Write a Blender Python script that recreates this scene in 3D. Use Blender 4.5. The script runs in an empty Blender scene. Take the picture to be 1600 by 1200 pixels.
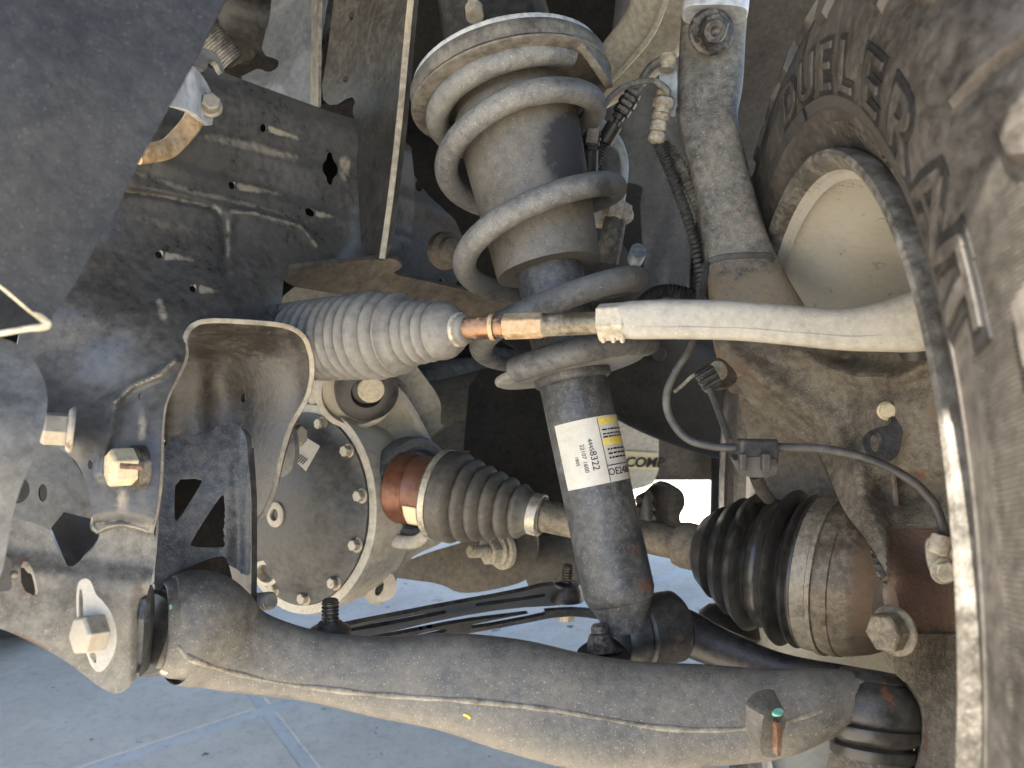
import bpy, bmesh, math, random
import numpy as np
from mathutils import Vector, Matrix, noise
from mathutils.geometry import delaunay_2d_cdt

random.seed(4)
S = bpy.context.scene
C = S.collection
R = math.radians

# ---------------------------------------------------------------- camera, sky, sun, exposure
F = 1202.0                       # focal length in pixels of a 1600 px wide frame
CAM = Vector((0, 0, 0.581))
PITCH = R(8)
RT = Vector((1, 0, 0))
FW = Vector((0, math.cos(PITCH), -math.sin(PITCH)))
UP = Vector((0, math.sin(PITCH), math.cos(PITCH)))
cam = bpy.data.cameras.new('camera')
cam.sensor_width = 36; cam.lens = 36 * F / 1600
cam.clip_start = 0.02; cam.clip_end = 500
cam.dof.use_dof = True; cam.dof.focus_distance = 0.58; cam.dof.aperture_fstop = 11
co = bpy.data.objects.new('camera', cam); C.objects.link(co)
co.location = CAM; co.rotation_euler = (R(90) - PITCH, 0, 0)
S.camera = co

TOSUN = Vector((-0.30, -0.34, 0.89)).normalized()
w = bpy.data.worlds.new('World'); S.world = w; w.use_nodes = True
wn = w.node_tree.nodes; wl = w.node_tree.links
bg = wn['Background']; bg.inputs['Strength'].default_value = 0.11
sky = wn.new('ShaderNodeTexSky'); sky.sky_type = 'NISHITA'; sky.sun_disc = False
sky.sun_elevation = math.asin(TOSUN.z); sky.sun_rotation = math.atan2(TOSUN.x, TOSUN.y)
wl.new(sky.outputs[0], bg.inputs['Color'])
sl = bpy.data.lights.new('sun', 'SUN'); sl.energy = 5.0; sl.angle = R(0.53); sl.color = (1, 0.94, 0.84)
so = bpy.data.objects.new('sun', sl); C.objects.link(so)
so.rotation_euler = TOSUN.to_track_quat('Z', 'Y').to_euler()
S.view_settings.view_transform = 'Standard'; S.view_settings.look = 'None'
S.view_settings.gamma = 1; S.view_settings.use_curve_mapping = False
S.view_settings.exposure = 2.2
S.cycles.max_bounces = 7; S.cycles.diffuse_bounces = 5
S.cycles.caustics_reflective = False; S.cycles.caustics_refractive = False; S.cycles.blur_glossy = 1.0
S.cycles.sample_clamp_indirect = 4.0
S.cycles.use_denoising = True; S.cycles.denoiser = 'OPENIMAGEDENOISE'; S.cycles.denoising_prefilter = 'ACCURATE'

# ---------------------------------------------------------------- helpers
def P(x, y, d):
    """a point at depth d (metres along the view axis) seen at photo pixel x, y"""
    return CAM + RT * ((x - 800) / F * d) + UP * ((600 - y) / F * d) + FW * d
def D(x, y, z):
    """a direction: x right, y up, z away"""
    return (RT * x + UP * y + FW * z).normalized()
def srgb(r, g, b):
    f = lambda c: c / 12.92 if c <= 0.04045 else ((c + 0.055) / 1.055) ** 2.4
    return (f(r / 255), f(g / 255), f(b / 255), 1)

def thing(name, label, cat, loc, group=None):
    o = bpy.data.objects.new(name, None); C.objects.link(o)
    o.location = loc; o.empty_display_size = 0.02
    o['label'] = label; o['category'] = cat
    if group: o['group'] = group
    return o
def tag(o, label, cat, group=None):
    o['label'] = label; o['category'] = cat
    if group: o['group'] = group
    return o
def link(name, me, mat, parent=None, smooth=35):
    if mat: me.materials.append(mat)
    if smooth:
        for p in me.polygons: p.use_smooth = True
        me.set_sharp_from_angle(angle=R(smooth))
    o = bpy.data.objects.new(name, me); C.objects.link(o)
    if parent:
        o.parent = parent
        o.matrix_parent_inverse = Matrix.Translation(parent.location).inverted() if parent.type == 'EMPTY' else Matrix.Identity(4)
    return o
def mesh(verts, faces, name='m'):
    me = bpy.data.meshes.new(name); me.from_pydata([tuple(v) for v in verts], [], faces); me.update()
    return me
def fixn(me):
    bm = bmesh.new(); bm.from_mesh(me); bmesh.ops.recalc_face_normals(bm, faces=bm.faces); bm.to_mesh(me); bm.free()
def bevel(o, wd=0.0008, seg=2, ang=40):
    m = o.modifiers.new('bevel', 'BEVEL'); m.width = wd; m.segments = seg; m.limit_method = 'ANGLE'; m.angle_limit = R(ang)
    m.harden_normals = False
    return o

def catmull(pts, n=6):
    """pts: arrays of floats; returns a smooth resampled list"""
    a = np.array(pts, float)
    if len(a) < 3: 
        return [a[0] + (a[-1] - a[0]) * t for t in np.linspace(0, 1, n + 1)]
    e = np.vstack([2 * a[0] - a[1], a, 2 * a[-1] - a[-2]])
    out = []
    for i in range(1, len(e) - 2):
        p0, p1, p2, p3 = e[i - 1], e[i], e[i + 1], e[i + 2]
        for k in range(n):
            t = k / n
            out.append(0.5 * ((2 * p1) + (-p0 + p2) * t + (2 * p0 - 5 * p1 + 4 * p2 - p3) * t * t + (-p0 + 3 * p1 - 3 * p2 + p3) * t ** 3))
    out.append(a[-1])
    return out
def sweep(pts, rad, seg=16, cap=True, sect=None, k=None):
    """pts: world Vectors, rad: radii; frames kept by parallel transport (round) or turned to the viewer (k or sect given)"""
    n = len(pts); V = []; Fc = []
    tang = [(pts[min(i + 1, n - 1)] - pts[max(i - 1, 0)]).normalized() for i in range(n)]
    ref = (pts[0] - CAM).normalized()
    n1 = tang[0].cross(ref)
    if n1.length < 0.05: n1 = tang[0].cross(UP)
    n1.normalize()
    for i in range(n):
        t = tang[i]
        if k is not None or sect is not None:
            v = t.cross((pts[i] - CAM).normalized()).normalized()
            n1 = v
        else:
            n1 = (n1 - t * n1.dot(t)).normalized()
        n2 = t.cross(n1).normalized()
        kk = k if k is not None else 1
        if isinstance(kk, (list, tuple, np.ndarray)): kk = kk[i]
        for j in range(seg):
            a = 2 * math.pi * j / seg
            c, s = math.cos(a), math.sin(a)
            if sect:
                c = math.copysign(abs(c) ** sect, c); s = math.copysign(abs(s) ** sect, s)
            V.append(pts[i] + n1 * (rad[i] * c) + n2 * (rad[i] * kk * s))
    for i in range(n - 1):
        for j in range(seg):
            a, b = i * seg + j, i * seg + (j + 1) % seg
            Fc.append((a, b, b + seg, a + seg))
    if cap:
        Fc.append(tuple(range(seg))[::-1]); Fc.append(tuple(range((n - 1) * seg, n * seg)))
    me = mesh(V, Fc); fixn(me)
    return me
def tube(pxs, seg=14, n=6, cap=True, sect=None, k=None):
    """pxs: (x, y, depth, radius in px)"""
    q = catmull(pxs, n)
    pts = [P(*v[:3]) for v in q]; rad = [v[3] * v[2] / F for v in q]
    kk = k
    if isinstance(k, (list, tuple)):
        kk = list(np.interp(np.linspace(0, 1, len(q)), np.linspace(0, 1, len(k)), k))
    return sweep(pts, rad, seg, cap, sect, kk)
def lathe(A, B, prof, seg=40, wob=0):
    """prof: (metres from A towards B, radius)"""
    ax = (B - A).normalized()
    u = ax.cross(Vector((0, 0, 1)))
    if u.length < 0.05: u = ax.cross(Vector((0, 1, 0)))
    u.normalize(); v = ax.cross(u)
    V = []; Fc = []
    for i, (s, r) in enumerate(prof):
        for j in range(seg):
            a = 2 * math.pi * j / seg
            rr = r * (1 + wob * noise.noise(Vector((math.cos(a) * 1.5, math.sin(a) * 1.5, s * 40)))) if wob else r
            V.append(A + ax * s + (u * math.cos(a) + v * math.sin(a)) * rr)
    for i in range(len(prof) - 1):
        for j in range(seg):
            a, b = i * seg + j, i * seg + (j + 1) % seg
            Fc.append((a, b, b + seg, a + seg))
    if prof[0][1] > 1e-5: Fc.append(tuple(range(seg))[::-1])
    if prof[-1][1] > 1e-5: Fc.append(tuple(range((len(prof) - 1) * seg, len(prof) * seg)))
    me = mesh(V, Fc)
    bm = bmesh.new(); bm.from_mesh(me); bmesh.ops.remove_doubles(bm, verts=bm.verts, dist=1e-6)
    bmesh.ops.recalc_face_normals(bm, faces=bm.faces); bm.to_mesh(me); bm.free()
    return me
def lathepx(A, B, prof, seg=40, wob=0):
    """A, B: (x, y, depth); prof: (fraction from A to B, radius in px at the local depth)"""
    a, b = P(*A), P(*B); L = (b - a).length
    return lathe(a, b, [(t * L, r * (A[2] + (B[2] - A[2]) * t) / F) for t, r in prof], seg, wob)
def boxm(c, ax, ay, az, sx, sy, sz):
    V = []
    for i in (-1, 1):
        for j in (-1, 1):
            for k in (-1, 1):
                V.append(c + ax * (i * sx / 2) + ay * (j * sy / 2) + az * (k * sz / 2))
    me = mesh(V, [(0, 1, 3, 2), (4, 6, 7, 5), (0, 4, 5, 1), (2, 3, 7, 6), (0, 2, 6, 4), (1, 5, 7, 3)]); fixn(me)
    return me

def chaikin(poly, n):
    p = np.array(poly, float)
    for _ in range(n):
        q = np.roll(p, -1, 0)
        p = np.stack([0.75 * p + 0.25 * q, 0.25 * p + 0.75 * q], 1).reshape(-1, 2)
    return p
def densify(p, sp):
    out = []
    for i in range(len(p)):
        a, b = p[i], p[(i + 1) % len(p)]
        m = max(1, int(np.linalg.norm(b - a) / sp))
        for k in range(m): out.append(a + (b - a) * k / m)
    out = np.array(out); keep = [0]
    for i in range(1, len(out)):
        if np.linalg.norm(out[i] - out[keep[-1]]) > sp * 0.25: keep.append(i)
    if np.linalg.norm(out[keep[-1]] - out[0]) < sp * 0.25: keep.pop()
    return out[keep]
def inside(pts, poly):
    x, y = pts[:, 0], pts[:, 1]; r = np.zeros(len(pts), bool)
    for i in range(len(poly)):
        x1, y1 = poly[i]; x2, y2 = poly[i - 1]
        c = ((y1 > y) != (y2 > y))
        with np.errstate(divide='ignore', invalid='ignore'):
            r ^= c & (x < (x2 - x1) * (y - y1) / (y2 - y1 + 1e-12) + x1)
    return r
def tps(ctrl):
    """thin-plate interpolation of depth from (x, y, depth) control points"""
    c = np.array(ctrl, float)
    if len(c) < 3: return lambda x, y: np.full(np.shape(x), c[:, 2].mean())
    xy = c[:, :2] / 1000
    def U(r2): return np.where(r2 > 1e-12, r2 * np.log(r2 + 1e-12), 0)
    n = len(c)
    K = U(((xy[:, None] - xy[None]) ** 2).sum(2)) + np.eye(n) * 2e-4
    Q = np.hstack([np.ones((n, 1)), xy])
    A = np.block([[K, Q], [Q.T, np.zeros((3, 3))]])
    s = np.linalg.lstsq(A, np.concatenate([c[:, 2], np.zeros(3)]), rcond=None)[0]
    def f(x, y):
        p = np.stack([np.ravel(x), np.ravel(y)], 1) / 1000
        k = U(((p[:, None] - xy[None]) ** 2).sum(2))
        return (k @ s[:n] + s[n] + p @ s[n + 1:]).reshape(np.shape(x))
    return f
def sheet(outline, ctrl, th=0.004, sp=12, holes=(), ch=2, hch=2, relief=None, stain_or_tone=None):
    """a pressed or cast piece: outline traced at the depths of ctrl, given a real thickness th behind its face"""
    out = densify(chaikin(outline, ch), sp)
    hs = [densify(chaikin(h, hch), max(2.0, sp * 0.4)) for h in holes]
    bnd = np.vstack([out] + hs)
    x0, y0 = out.min(0); x1, y1 = out.max(0)
    g = []
    j = 0
    yy = y0
    while yy < y1:
        xx = x0 + (sp / 2 if j % 2 else 0)
        while xx < x1:
            g.append((xx, yy)); xx += sp
        yy += sp * 0.87; j += 1
    g = np.array(g) if g else np.zeros((0, 2))
    if len(g):
        k = inside(g, out)
        for h in hs: k &= ~inside(g, h)
        g = g[k]
    if len(g):
        dm = np.min(((g[:, None] - bnd[None]) ** 2).sum(2), 1) if len(g) * len(bnd) < 8e6 else np.concatenate([np.min(((q[:, None] - bnd[None]) ** 2).sum(2), 1) for q in np.array_split(g, 20)])
        g = g[dm > (0.45 * sp) ** 2]
    allp = np.vstack([bnd, g]) if len(g) else bnd
    ed = []; o = 0
    for lp in [out] + hs:
        m = len(lp); ed += [(o + i, o + (i + 1) % m) for i in range(m)]; o += m
    vs, es, fs, *_ = delaunay_2d_cdt([Vector(p) for p in allp], ed, [], 0, 1e-4)
    v2 = np.array([(v.x, v.y) for v in vs])
    cen = np.array([v2[list(f)].mean(0) for f in fs])
    k = inside(cen, out)
    for h in hs: k &= ~inside(cen, h)
    fs = [tuple(f) for f, kk in zip(fs, k) if kk]
    d = tps(ctrl)(v2[:, 0], v2[:, 1])
    if relief is not None: d = d + relief(v2[:, 0], v2[:, 1])
    front = np.array([P(x, y, z) for (x, y), z in zip(v2, d)])
    fa = np.array(fs)
    nrm = np.zeros_like(front)
    fn = np.cross(front[fa[:, 1]] - front[fa[:, 0]], front[fa[:, 2]] - front[fa[:, 0]])
    flip = np.einsum('ij,ij->i', fn, front[fa[:, 0]] - np.array(CAM)) > 0
    fa[flip] = fa[flip][:, ::-1]; fn[flip] *= -1
    for i in range(3): np.add.at(nrm, fa[:, i], fn)
    nrm /= np.linalg.norm(nrm, axis=1)[:, None] + 1e-12
    back = front - nrm * th
    n = len(front)
    faces = [tuple(f) for f in fa.tolist()] + [(f[2] + n, f[1] + n, f[0] + n) for f in fa.tolist()]
    cnt = {}
    for f in fa.tolist():
        for i in range(3):
            a, b = f[i], f[(i + 1) % 3]
            if (b, a) in cnt: del cnt[(b, a)]
            else: cnt[(a, b)] = 1
    for a, b in cnt: faces.append((b, a, a + n, b + n))
    used = np.zeros(2 * n, bool)
    for f in faces: used[list(f)] = True
    remap = np.cumsum(used) - 1
    V = np.vstack([front, back])[used]
    faces = [tuple(int(remap[i]) for i in f) for f in faces]
    me = mesh(V, faces)
    if stain_or_tone is not None:
        at = me.attributes.new('stain_or_tone', 'FLOAT', 'POINT')
        sv = np.clip(stain_or_tone(v2[:, 0], v2[:, 1]), 0, 1); sv = np.concatenate([sv, np.zeros(n)])[used]
        at.data.foreach_set('value', sv.astype(np.float32))
    return me
def seg_dist(x, y, a, b):
    ax, ay = a; bx, by = b
    t = np.clip(((x - ax) * (bx - ax) + (y - ay) * (by - ay)) / ((bx - ax) ** 2 + (by - ay) ** 2), 0, 1)
    return np.hypot(x - ax - t * (bx - ax), y - ay - t * (by - ay))
def ridge(x, y, pts, wd, amp):
    """a raised (amp < 0, towards the viewer) or sunk bead along a polyline"""
    d = np.min([seg_dist(x, y, pts[i], pts[i + 1]) for i in range(len(pts) - 1)], 0)
    return amp * np.exp(-(d / wd) ** 2)
def blob(x, y, cx, cy, sx, sy, amp):
    return amp * np.exp(-((x - cx) / sx) ** 2 - ((y - cy) / sy) ** 2)
def sstep(v, a, b):
    t = np.clip((v - a) / (b - a), 0, 1); return t * t * (3 - 2 * t)
def circ(cx, cy, rx, ry=None, n=14, rot=0):
    ry = ry or rx; c, s = math.cos(rot), math.sin(rot)
    return [(cx + rx * math.cos(t) * c - ry * math.sin(t) * s, cy + rx * math.cos(t) * s + ry * math.sin(t) * c) for t in np.linspace(0, 2 * math.pi, n, endpoint=False)]

# ---------------------------------------------------------------- materials
def mat(name, base, dust=(168, 156, 134), amt=0.45, rough=0.5, metal=0.0, speck=0.25, bump=0.25, scale=1.0,
        stain_or_tone=None, soft=0.22, spec=0.5, drough=0.85, bscale=1.0, streak=None, var=0.35, rust=0.0):
    m = bpy.data.materials.new(name); m.use_nodes = True
    N = m.node_tree.nodes; L = m.node_tree.links
    b = N['Principled BSDF']
    tc = N.new('ShaderNodeTexCoord')
    src = tc.outputs['Object']
    if streak:
        mp = N.new('ShaderNodeMapping'); mp.inputs['Scale'].default_value = streak
        L.new(src, mp.inputs[0]); src_s = mp.outputs[0]
    else: src_s = src
    def noi(sc, det, s=src, rgh=0.6):
        n = N.new('ShaderNodeTexNoise'); n.inputs['Scale'].default_value = sc; n.inputs['Detail'].default_value = det
        n.inputs['Roughness'].default_value = rgh
        L.new(s, n.inputs['Vector']); return n.outputs['Fac']
    def math_(op, a, bb, c=None):
        n = N.new('ShaderNodeMath'); n.operation = op
        for i, q in enumerate((a, bb, c)):
            if q is None: continue
            if isinstance(q, (int, float)): n.inputs[i].default_value = q
            else: L.new(q, n.inputs[i])
        return n.outputs[0]
    def rng(v, a, bb, lo=0, hi=1):
        n = N.new('ShaderNodeMapRange'); n.interpolation_type = 'SMOOTHSTEP'
        n.inputs['From Min'].default_value = a; n.inputs['From Max'].default_value = bb
        n.inputs['To Min'].default_value = lo; n.inputs['To Max'].default_value = hi
        L.new(v, n.inputs['Value']); return n.outputs[0]
    def mix(f, a, bb):
        n = N.new('ShaderNodeMix'); n.data_type = 'RGBA'
        if isinstance(f, (int, float)): n.inputs[0].default_value = f
        else: L.new(f, n.inputs[0])
        for i, q in ((6, a), (7, bb)):
            if isinstance(q, tuple): n.inputs[i].default_value = q
            else: L.new(q, n.inputs[i])
        return n.outputs[2]
    n1 = noi(26 * scale, 6, src_s, 0.68); n2 = noi(170 * scale, 3); n3 = noi(800 * scale, 1)
    cmb = math_('ADD', math_('ADD', math_('MULTIPLY', n1, 0.55), math_('MULTIPLY', n2, 0.33)), math_('MULTIPLY', n3, 0.12))
    lum = max(base)
    if lum < 150: amt = amt - 0.06
    th = 0.68 - 0.36 * amt
    f = rng(cmb, th - soft * 0.62, th + soft * 0.62)
    base = srgb(*base)
    if lum < 150: base = tuple(c * 0.46 for c in base[:3]) + (1,)
    gm = sum(dust) / 3; dust = srgb(*[(c + (gm - c) * 0.32) * (0.94 if lum < 150 else 1) for c in dust])
    big = noi(7 * scale, 2)
    b2 = tuple(c * (1 - var) for c in base[:3]) + (1,); b3 = tuple(min(1, c * (1 + var)) for c in base[:3]) + (1,)
    col = mix(rng(math_('ADD', math_('MULTIPLY', big, 0.6), math_('MULTIPLY', n2, 0.4)), 0.36, 0.64), b2, b3)
    col = mix(math_('MULTIPLY', f, 0.85), col, dust)
    fs = f
    if rust:
        rf = rng(noi(48 * scale, 5, src, 0.7), 0.66 - 0.12 * rust, 0.74 - 0.10 * rust, 0, 0.85)
        col = mix(rf, col, mix(n2, srgb(74, 46, 32), srgb(134, 86, 56)))
        fs = math_('MAXIMUM', f, rf)
    if speck:
        sp = rng(n3, 0.66, 0.74, 0, speck)
        col = mix(sp, col, tuple(min(1, c * 1.45) for c in dust[:3]) + (1,))
        col = mix(rng(n3, 0.33, 0.25, 0, speck * 0.7), col, tuple(c * 0.45 for c in base[:3]) + (1,))
    if stain_or_tone:
        a = N.new('ShaderNodeAttribute'); a.attribute_name = 'stain_or_tone'  # mask of stains, rust
        sf = rng(math_('MULTIPLY', a.outputs['Fac'], math_('ADD', math_('MULTIPLY', cmb, 5.0), -1.5)), 0.15, 0.75, 0, 0.85)
        col = mix(sf, col, srgb(*stain_or_tone))
        fs = math_('MAXIMUM', f, sf)
    L.new(col, b.inputs['Base Color'])
    L.new(rng(fs, 0, 1, rough, drough), b.inputs['Roughness'])
    if metal: L.new(rng(fs, 0, 1, metal, metal * 0.15), b.inputs['Metallic'])
    b.inputs['Specular IOR Level'].default_value = spec
    if bump:
        bp = N.new('ShaderNodeBump'); bp.inputs['Strength'].default_value = bump; bp.inputs['Distance'].default_value = 0.0012
        h = math_('ADD', math_('MULTIPLY', noi(260 * bscale, 3), 1.0), math_('MULTIPLY', n3, 0.35))
        L.new(h, bp.inputs['Height']); L.new(bp.outputs[0], b.inputs['Normal'])
    return m

M = {}
M['frame'] = mat('frame coating', (100, 98, 95), (124, 117, 106), 0.28, 0.27, speck=0.06, bump=0.14, bscale=0.7, stain_or_tone=(170, 158, 136), soft=0.45, spec=0.6)
M['bracket'] = mat('shaded bracket coating', (52, 47, 41), (104, 92, 76), 0.26, 0.34, speck=0.2, bump=0.4, bscale=0.8, stain_or_tone=(168, 140, 104), soft=0.4, rust=0.25)  # shade of the deep pocket put into this darkened coating
M['edge'] = mat('pale plate edge', (150, 138, 118), (178, 164, 138), 0.4, 0.5, speck=0.25, bump=0.3, rust=0.3)
M['valance'] = mat('valance plastic', (50, 50, 52), (92, 91, 90), 0.12, 0.5, speck=0.3, bump=0.4, soft=0.6, stain_or_tone=(205, 192, 160), var=0.1, spec=0.3)
M['lip'] = mat('valance dusty edge', (196, 180, 142), (226, 214, 184), 0.5, 0.8, speck=0.2)
M['splash'] = mat('grey splash plastic', (104, 106, 108), (150, 148, 140), 0.35, 0.6, speck=0.1, bump=0.15, soft=0.5)
M['cam'] = mat('cam plate steel', (186, 178, 162), (212, 202, 180), 0.4, 0.45, 0.3, speck=0.25, bump=0.15, scale=2, soft=0.5, var=0.15)
M['galv'] = mat('galvanised steel', (140, 137, 130), (176, 166, 146), 0.42, 0.42, 0.3, speck=0.35, bump=0.15, stain_or_tone=(126, 82, 62), soft=0.4, rust=0.12)
M['zinc'] = mat('zinc bracket', (120, 127, 136), (150, 153, 156), 0.38, 0.42, 0.35, speck=0.25, bump=0.06, soft=0.7, var=0.2)
M['bolt'] = mat('dusty bolt', (151, 142, 127), (176, 164, 140), 0.4, 0.36, 0.5, speck=0.2, bump=0.12, scale=2, soft=0.5, var=0.18, rust=0.35)
M['bolt_cream'] = mat('cream bolt', (190, 174, 136), (210, 196, 160), 0.5, 0.5, 0.2, speck=0.25, bump=0.2, scale=2, rust=0.3)
M['bolt_dark'] = mat('dark steel', (92, 86, 80), (150, 138, 118), 0.4, 0.4, 0.6, speck=0.2, bump=0.2, scale=2)
M['rust'] = mat('rust', (128, 84, 58), (170, 138, 106), 0.45, 0.85, speck=0.3, bump=0.5, scale=2)
M['arm'] = mat('control arm paint', (86, 85, 83), (158, 146, 124), 0.42, 0.38, speck=0.6, bump=0.3, stain_or_tone=(206, 194, 164), soft=0.6, var=0.25)
M['black'] = mat('black painted steel', (46, 45, 45), (104, 98, 86), 0.26, 0.40, speck=0.25, bump=0.25, soft=0.4, stain_or_tone=(190, 174, 142), rust=0.2)
M['blue_plate'] = mat('dark bracket paint', (82, 84, 88), (126, 124, 118), 0.34, 0.38, speck=0.45, bump=0.45, soft=0.35)
M['rubber'] = mat('rubber', (42, 41, 41), (98, 92, 82), 0.24, 0.4, speck=0.1, bump=0.1, soft=0.45)
M['boot'] = mat('dusty boot rubber', (96, 90, 81), (130, 119, 102), 0.44, 0.5, speck=0.1, bump=0.08, soft=0.5)
M['bellow'] = mat('steering boot rubber', (136, 132, 124), (152, 145, 131), 0.40, 0.5, speck=0.12, bump=0.1, soft=0.5)
M['cvboot'] = mat('outer boot rubber', (52, 50, 48), (96, 88, 78), 0.24, 0.28, speck=0.04, bump=0.05, soft=0.5)
M['spring'] = mat('spring paint', (106, 107, 108), (166, 160, 146), 0.48, 0.40, speck=0.6, bump=0.3, soft=0.45, var=0.25, stain_or_tone=(36, 38, 42))
M['seat'] = mat('spring isolator', (104, 98, 89), (152, 142, 124), 0.42, 0.6, speck=0.2, bump=0.3, soft=0.35)
M['seatsteel'] = mat('seat steel', (160, 162, 164), (202, 194, 178), 0.42, 0.4, 0.4, speck=0.25, bump=0.15)
M['sleeve'] = mat('dust sleeve', (104, 99, 91), (150, 140, 122), 0.40, 0.42, speck=0.5, bump=0.1, soft=0.6, stain_or_tone=(30, 30, 34), var=0.2)
M['damper'] = mat('damper paint', (82, 83, 86), (134, 130, 120), 0.30, 0.42, speck=0.5, bump=0.3, soft=0.35, stain_or_tone=(104, 72, 54))
M['tierod'] = mat('tie rod casting', (151, 145, 133), (174, 166, 148), 0.40, 0.42, speck=0.45, bump=0.2, soft=0.5, var=0.25)
M['copper'] = mat('heated steel', (150, 112, 84), (176, 134, 96), 0.35, 0.28, 0.85, speck=0.1, bump=0.1, scale=1.5)
M['ochre'] = mat('ochre steel', (186, 150, 104), (206, 178, 134), 0.45, 0.4, 0.4, speck=0.15, bump=0.1, scale=1.5)
M['olive'] = mat('olive steel', (140, 128, 104), (176, 162, 132), 0.45, 0.4, 0.5, speck=0.2, bump=0.1, scale=1.5)
M['diffcover'] = mat('cover steel', (72, 72, 69), (126, 118, 104), 0.34, 0.5, speck=0.12, bump=0.15, soft=0.45)
M['diff'] = mat('cast aluminium', (158, 150, 134), (186, 174, 150), 0.42, 0.5, 0.15, speck=0.3, bump=0.35, soft=0.4)
M['orange'] = mat('red brown paint', (149, 88, 58), (160, 116, 90), 0.15, 0.3, 0.35, speck=0.06, bump=0.05, soft=0.6, var=0.2)
M['clamp'] = mat('clamp steel', (176, 166, 148), (204, 192, 166), 0.4, 0.35, 0.6, speck=0.2, bump=0.1, scale=1.5)
M['shaft'] = mat('shaft', (124, 110, 90), (164, 148, 118), 0.45, 0.5, 0.1, speck=0.4, bump=0.3, rust=0.3)
M['cup'] = mat('joint cup', (132, 114, 92), (162, 144, 116), 0.38, 0.45, 0.3, speck=0.3, bump=0.2, stain_or_tone=(98, 76, 56), rust=0.3)
M['band'] = mat('clamp band', (130, 120, 104), (186, 172, 144), 0.45, 0.35, 0.4, speck=0.4, bump=0.2, soft=0.35, scale=1.6, rust=0.3)
M['knuckle'] = mat('cast iron', (116, 104, 88), (150, 137, 115), 0.36, 0.7, speck=0.45, bump=1.0, bscale=1.1, stain_or_tone=(98, 74, 58), soft=0.35, rust=0.3)
M['knarm'] = mat('knuckle arm', (128, 124, 116), (176, 166, 146), 0.42, 0.5, 0.1, speck=0.6, bump=0.5, bscale=1.0, stain_or_tone=(122, 106, 84), soft=0.35, rust=0.1)
M['uca'] = mat('upper arm casting', (166, 156, 138), (190, 178, 154), 0.4, 0.6, speck=0.1, bump=0.15, soft=0.4)
M['alu'] = mat('bright bracket', (176, 180, 184), (206, 202, 192), 0.35, 0.45, 0.3, speck=0.2, bump=0.15)
M['cable'] = mat('cable sheath', (58, 58, 60), (124, 118, 108), 0.32, 0.5, speck=0.05, bump=0.05, soft=0.5)
M['hose'] = mat('dusty hose', (104, 100, 94), (164, 154, 136), 0.45, 0.6, speck=0.15, bump=0.15)
M['fitting'] = mat('hose fitting', (160, 148, 126), (202, 188, 160), 0.45, 0.55, 0.2, speck=0.25, bump=0.2, scale=1.5)
M['pipe'] = mat('brake pipe', (140, 150, 156), (180, 180, 174), 0.4, 0.45, 0.2, speck=0.15, bump=0.1)
M['felt'] = mat('felt liner', (76, 75, 74), (86, 84, 81), 0.35, 0.95, speck=0.2, bump=0.3, bscale=1.6, spec=0.1, soft=0.6, var=0.2)
M['liner'] = mat('liner plastic', (74, 78, 84), (102, 104, 106), 0.3, 0.55, speck=0.1, bump=0.2, soft=0.5)
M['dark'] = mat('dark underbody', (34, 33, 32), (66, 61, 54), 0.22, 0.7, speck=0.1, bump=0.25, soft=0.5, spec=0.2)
M['brown'] = mat('dusty underbody', (92, 82, 68), (130, 117, 96), 0.38, 0.6, speck=0.2, bump=0.35, soft=0.4, rust=0.2)
M['flap'] = mat('pale plate', (186, 180, 164), (206, 198, 180), 0.3, 0.6, speck=0.1, bump=0.1, soft=0.5)
M['ink'] = mat('black ink and hole shade', (34, 34, 34), (60, 60, 60), 0.1, 0.6, speck=0, bump=0)  # label print, and the painted dark of the rail hole
M['paper'] = mat('label paper', (208, 203, 190), (170, 160, 140), 0.42, 0.55, speck=0.35, bump=0, soft=0.35, var=0.08)
M['yellow'] = mat('label yellow', (226, 196, 60), (222, 206, 150), 0.35, 0.5, speck=0.3, bump=0, soft=0.2, var=0.1, scale=2)
M['cream'] = mat('sticker', (226, 212, 170), (206, 190, 150), 0.3, 0.5, speck=0.1, bump=0, var=0.05)
M['rim'] = mat('wheel silver', (190, 184, 170), (206, 196, 174), 0.30, 0.22, 0.25, speck=0.06, bump=0.02, soft=0.6, stain_or_tone=(130, 122, 108), var=0.12)
M['lipmetal'] = mat('rim flange', (132, 125, 114), (158, 149, 132), 0.45, 0.45, 0.25, speck=0.35, bump=0.15, rust=0.15)
M['teal'] = mat('teal paint mark', (96, 160, 140), (150, 176, 160), 0.3, 0.6, speck=0.2, bump=0.1, scale=2)
M['seam'] = mat('dusty seam', (132, 124, 108), (176, 164, 140), 0.5, 0.75, speck=0.3, bump=0.4)
M['cutout_shade'] = mat('near-black cutout shade', (24, 23, 22), (44, 41, 37), 0.2, 0.9, speck=0.05, bump=0.1, spec=0.08)  # near-black: shade behind the bracket cut-outs put into the colour
M['upright'] = mat('upright plate coating', (72, 69, 64), (104, 97, 86), 0.28, 0.36, speck=0.1, bump=0.3, bscale=0.9, soft=0.5)
M['letter_groove_shade'] = mat('dark letter outline rubber', (48, 46, 45), (74, 69, 62), 0.3, 0.4, speck=0.05, bump=0.1, soft=0.4)  # darker rubber painting the shaded grooves round the letters

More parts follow.
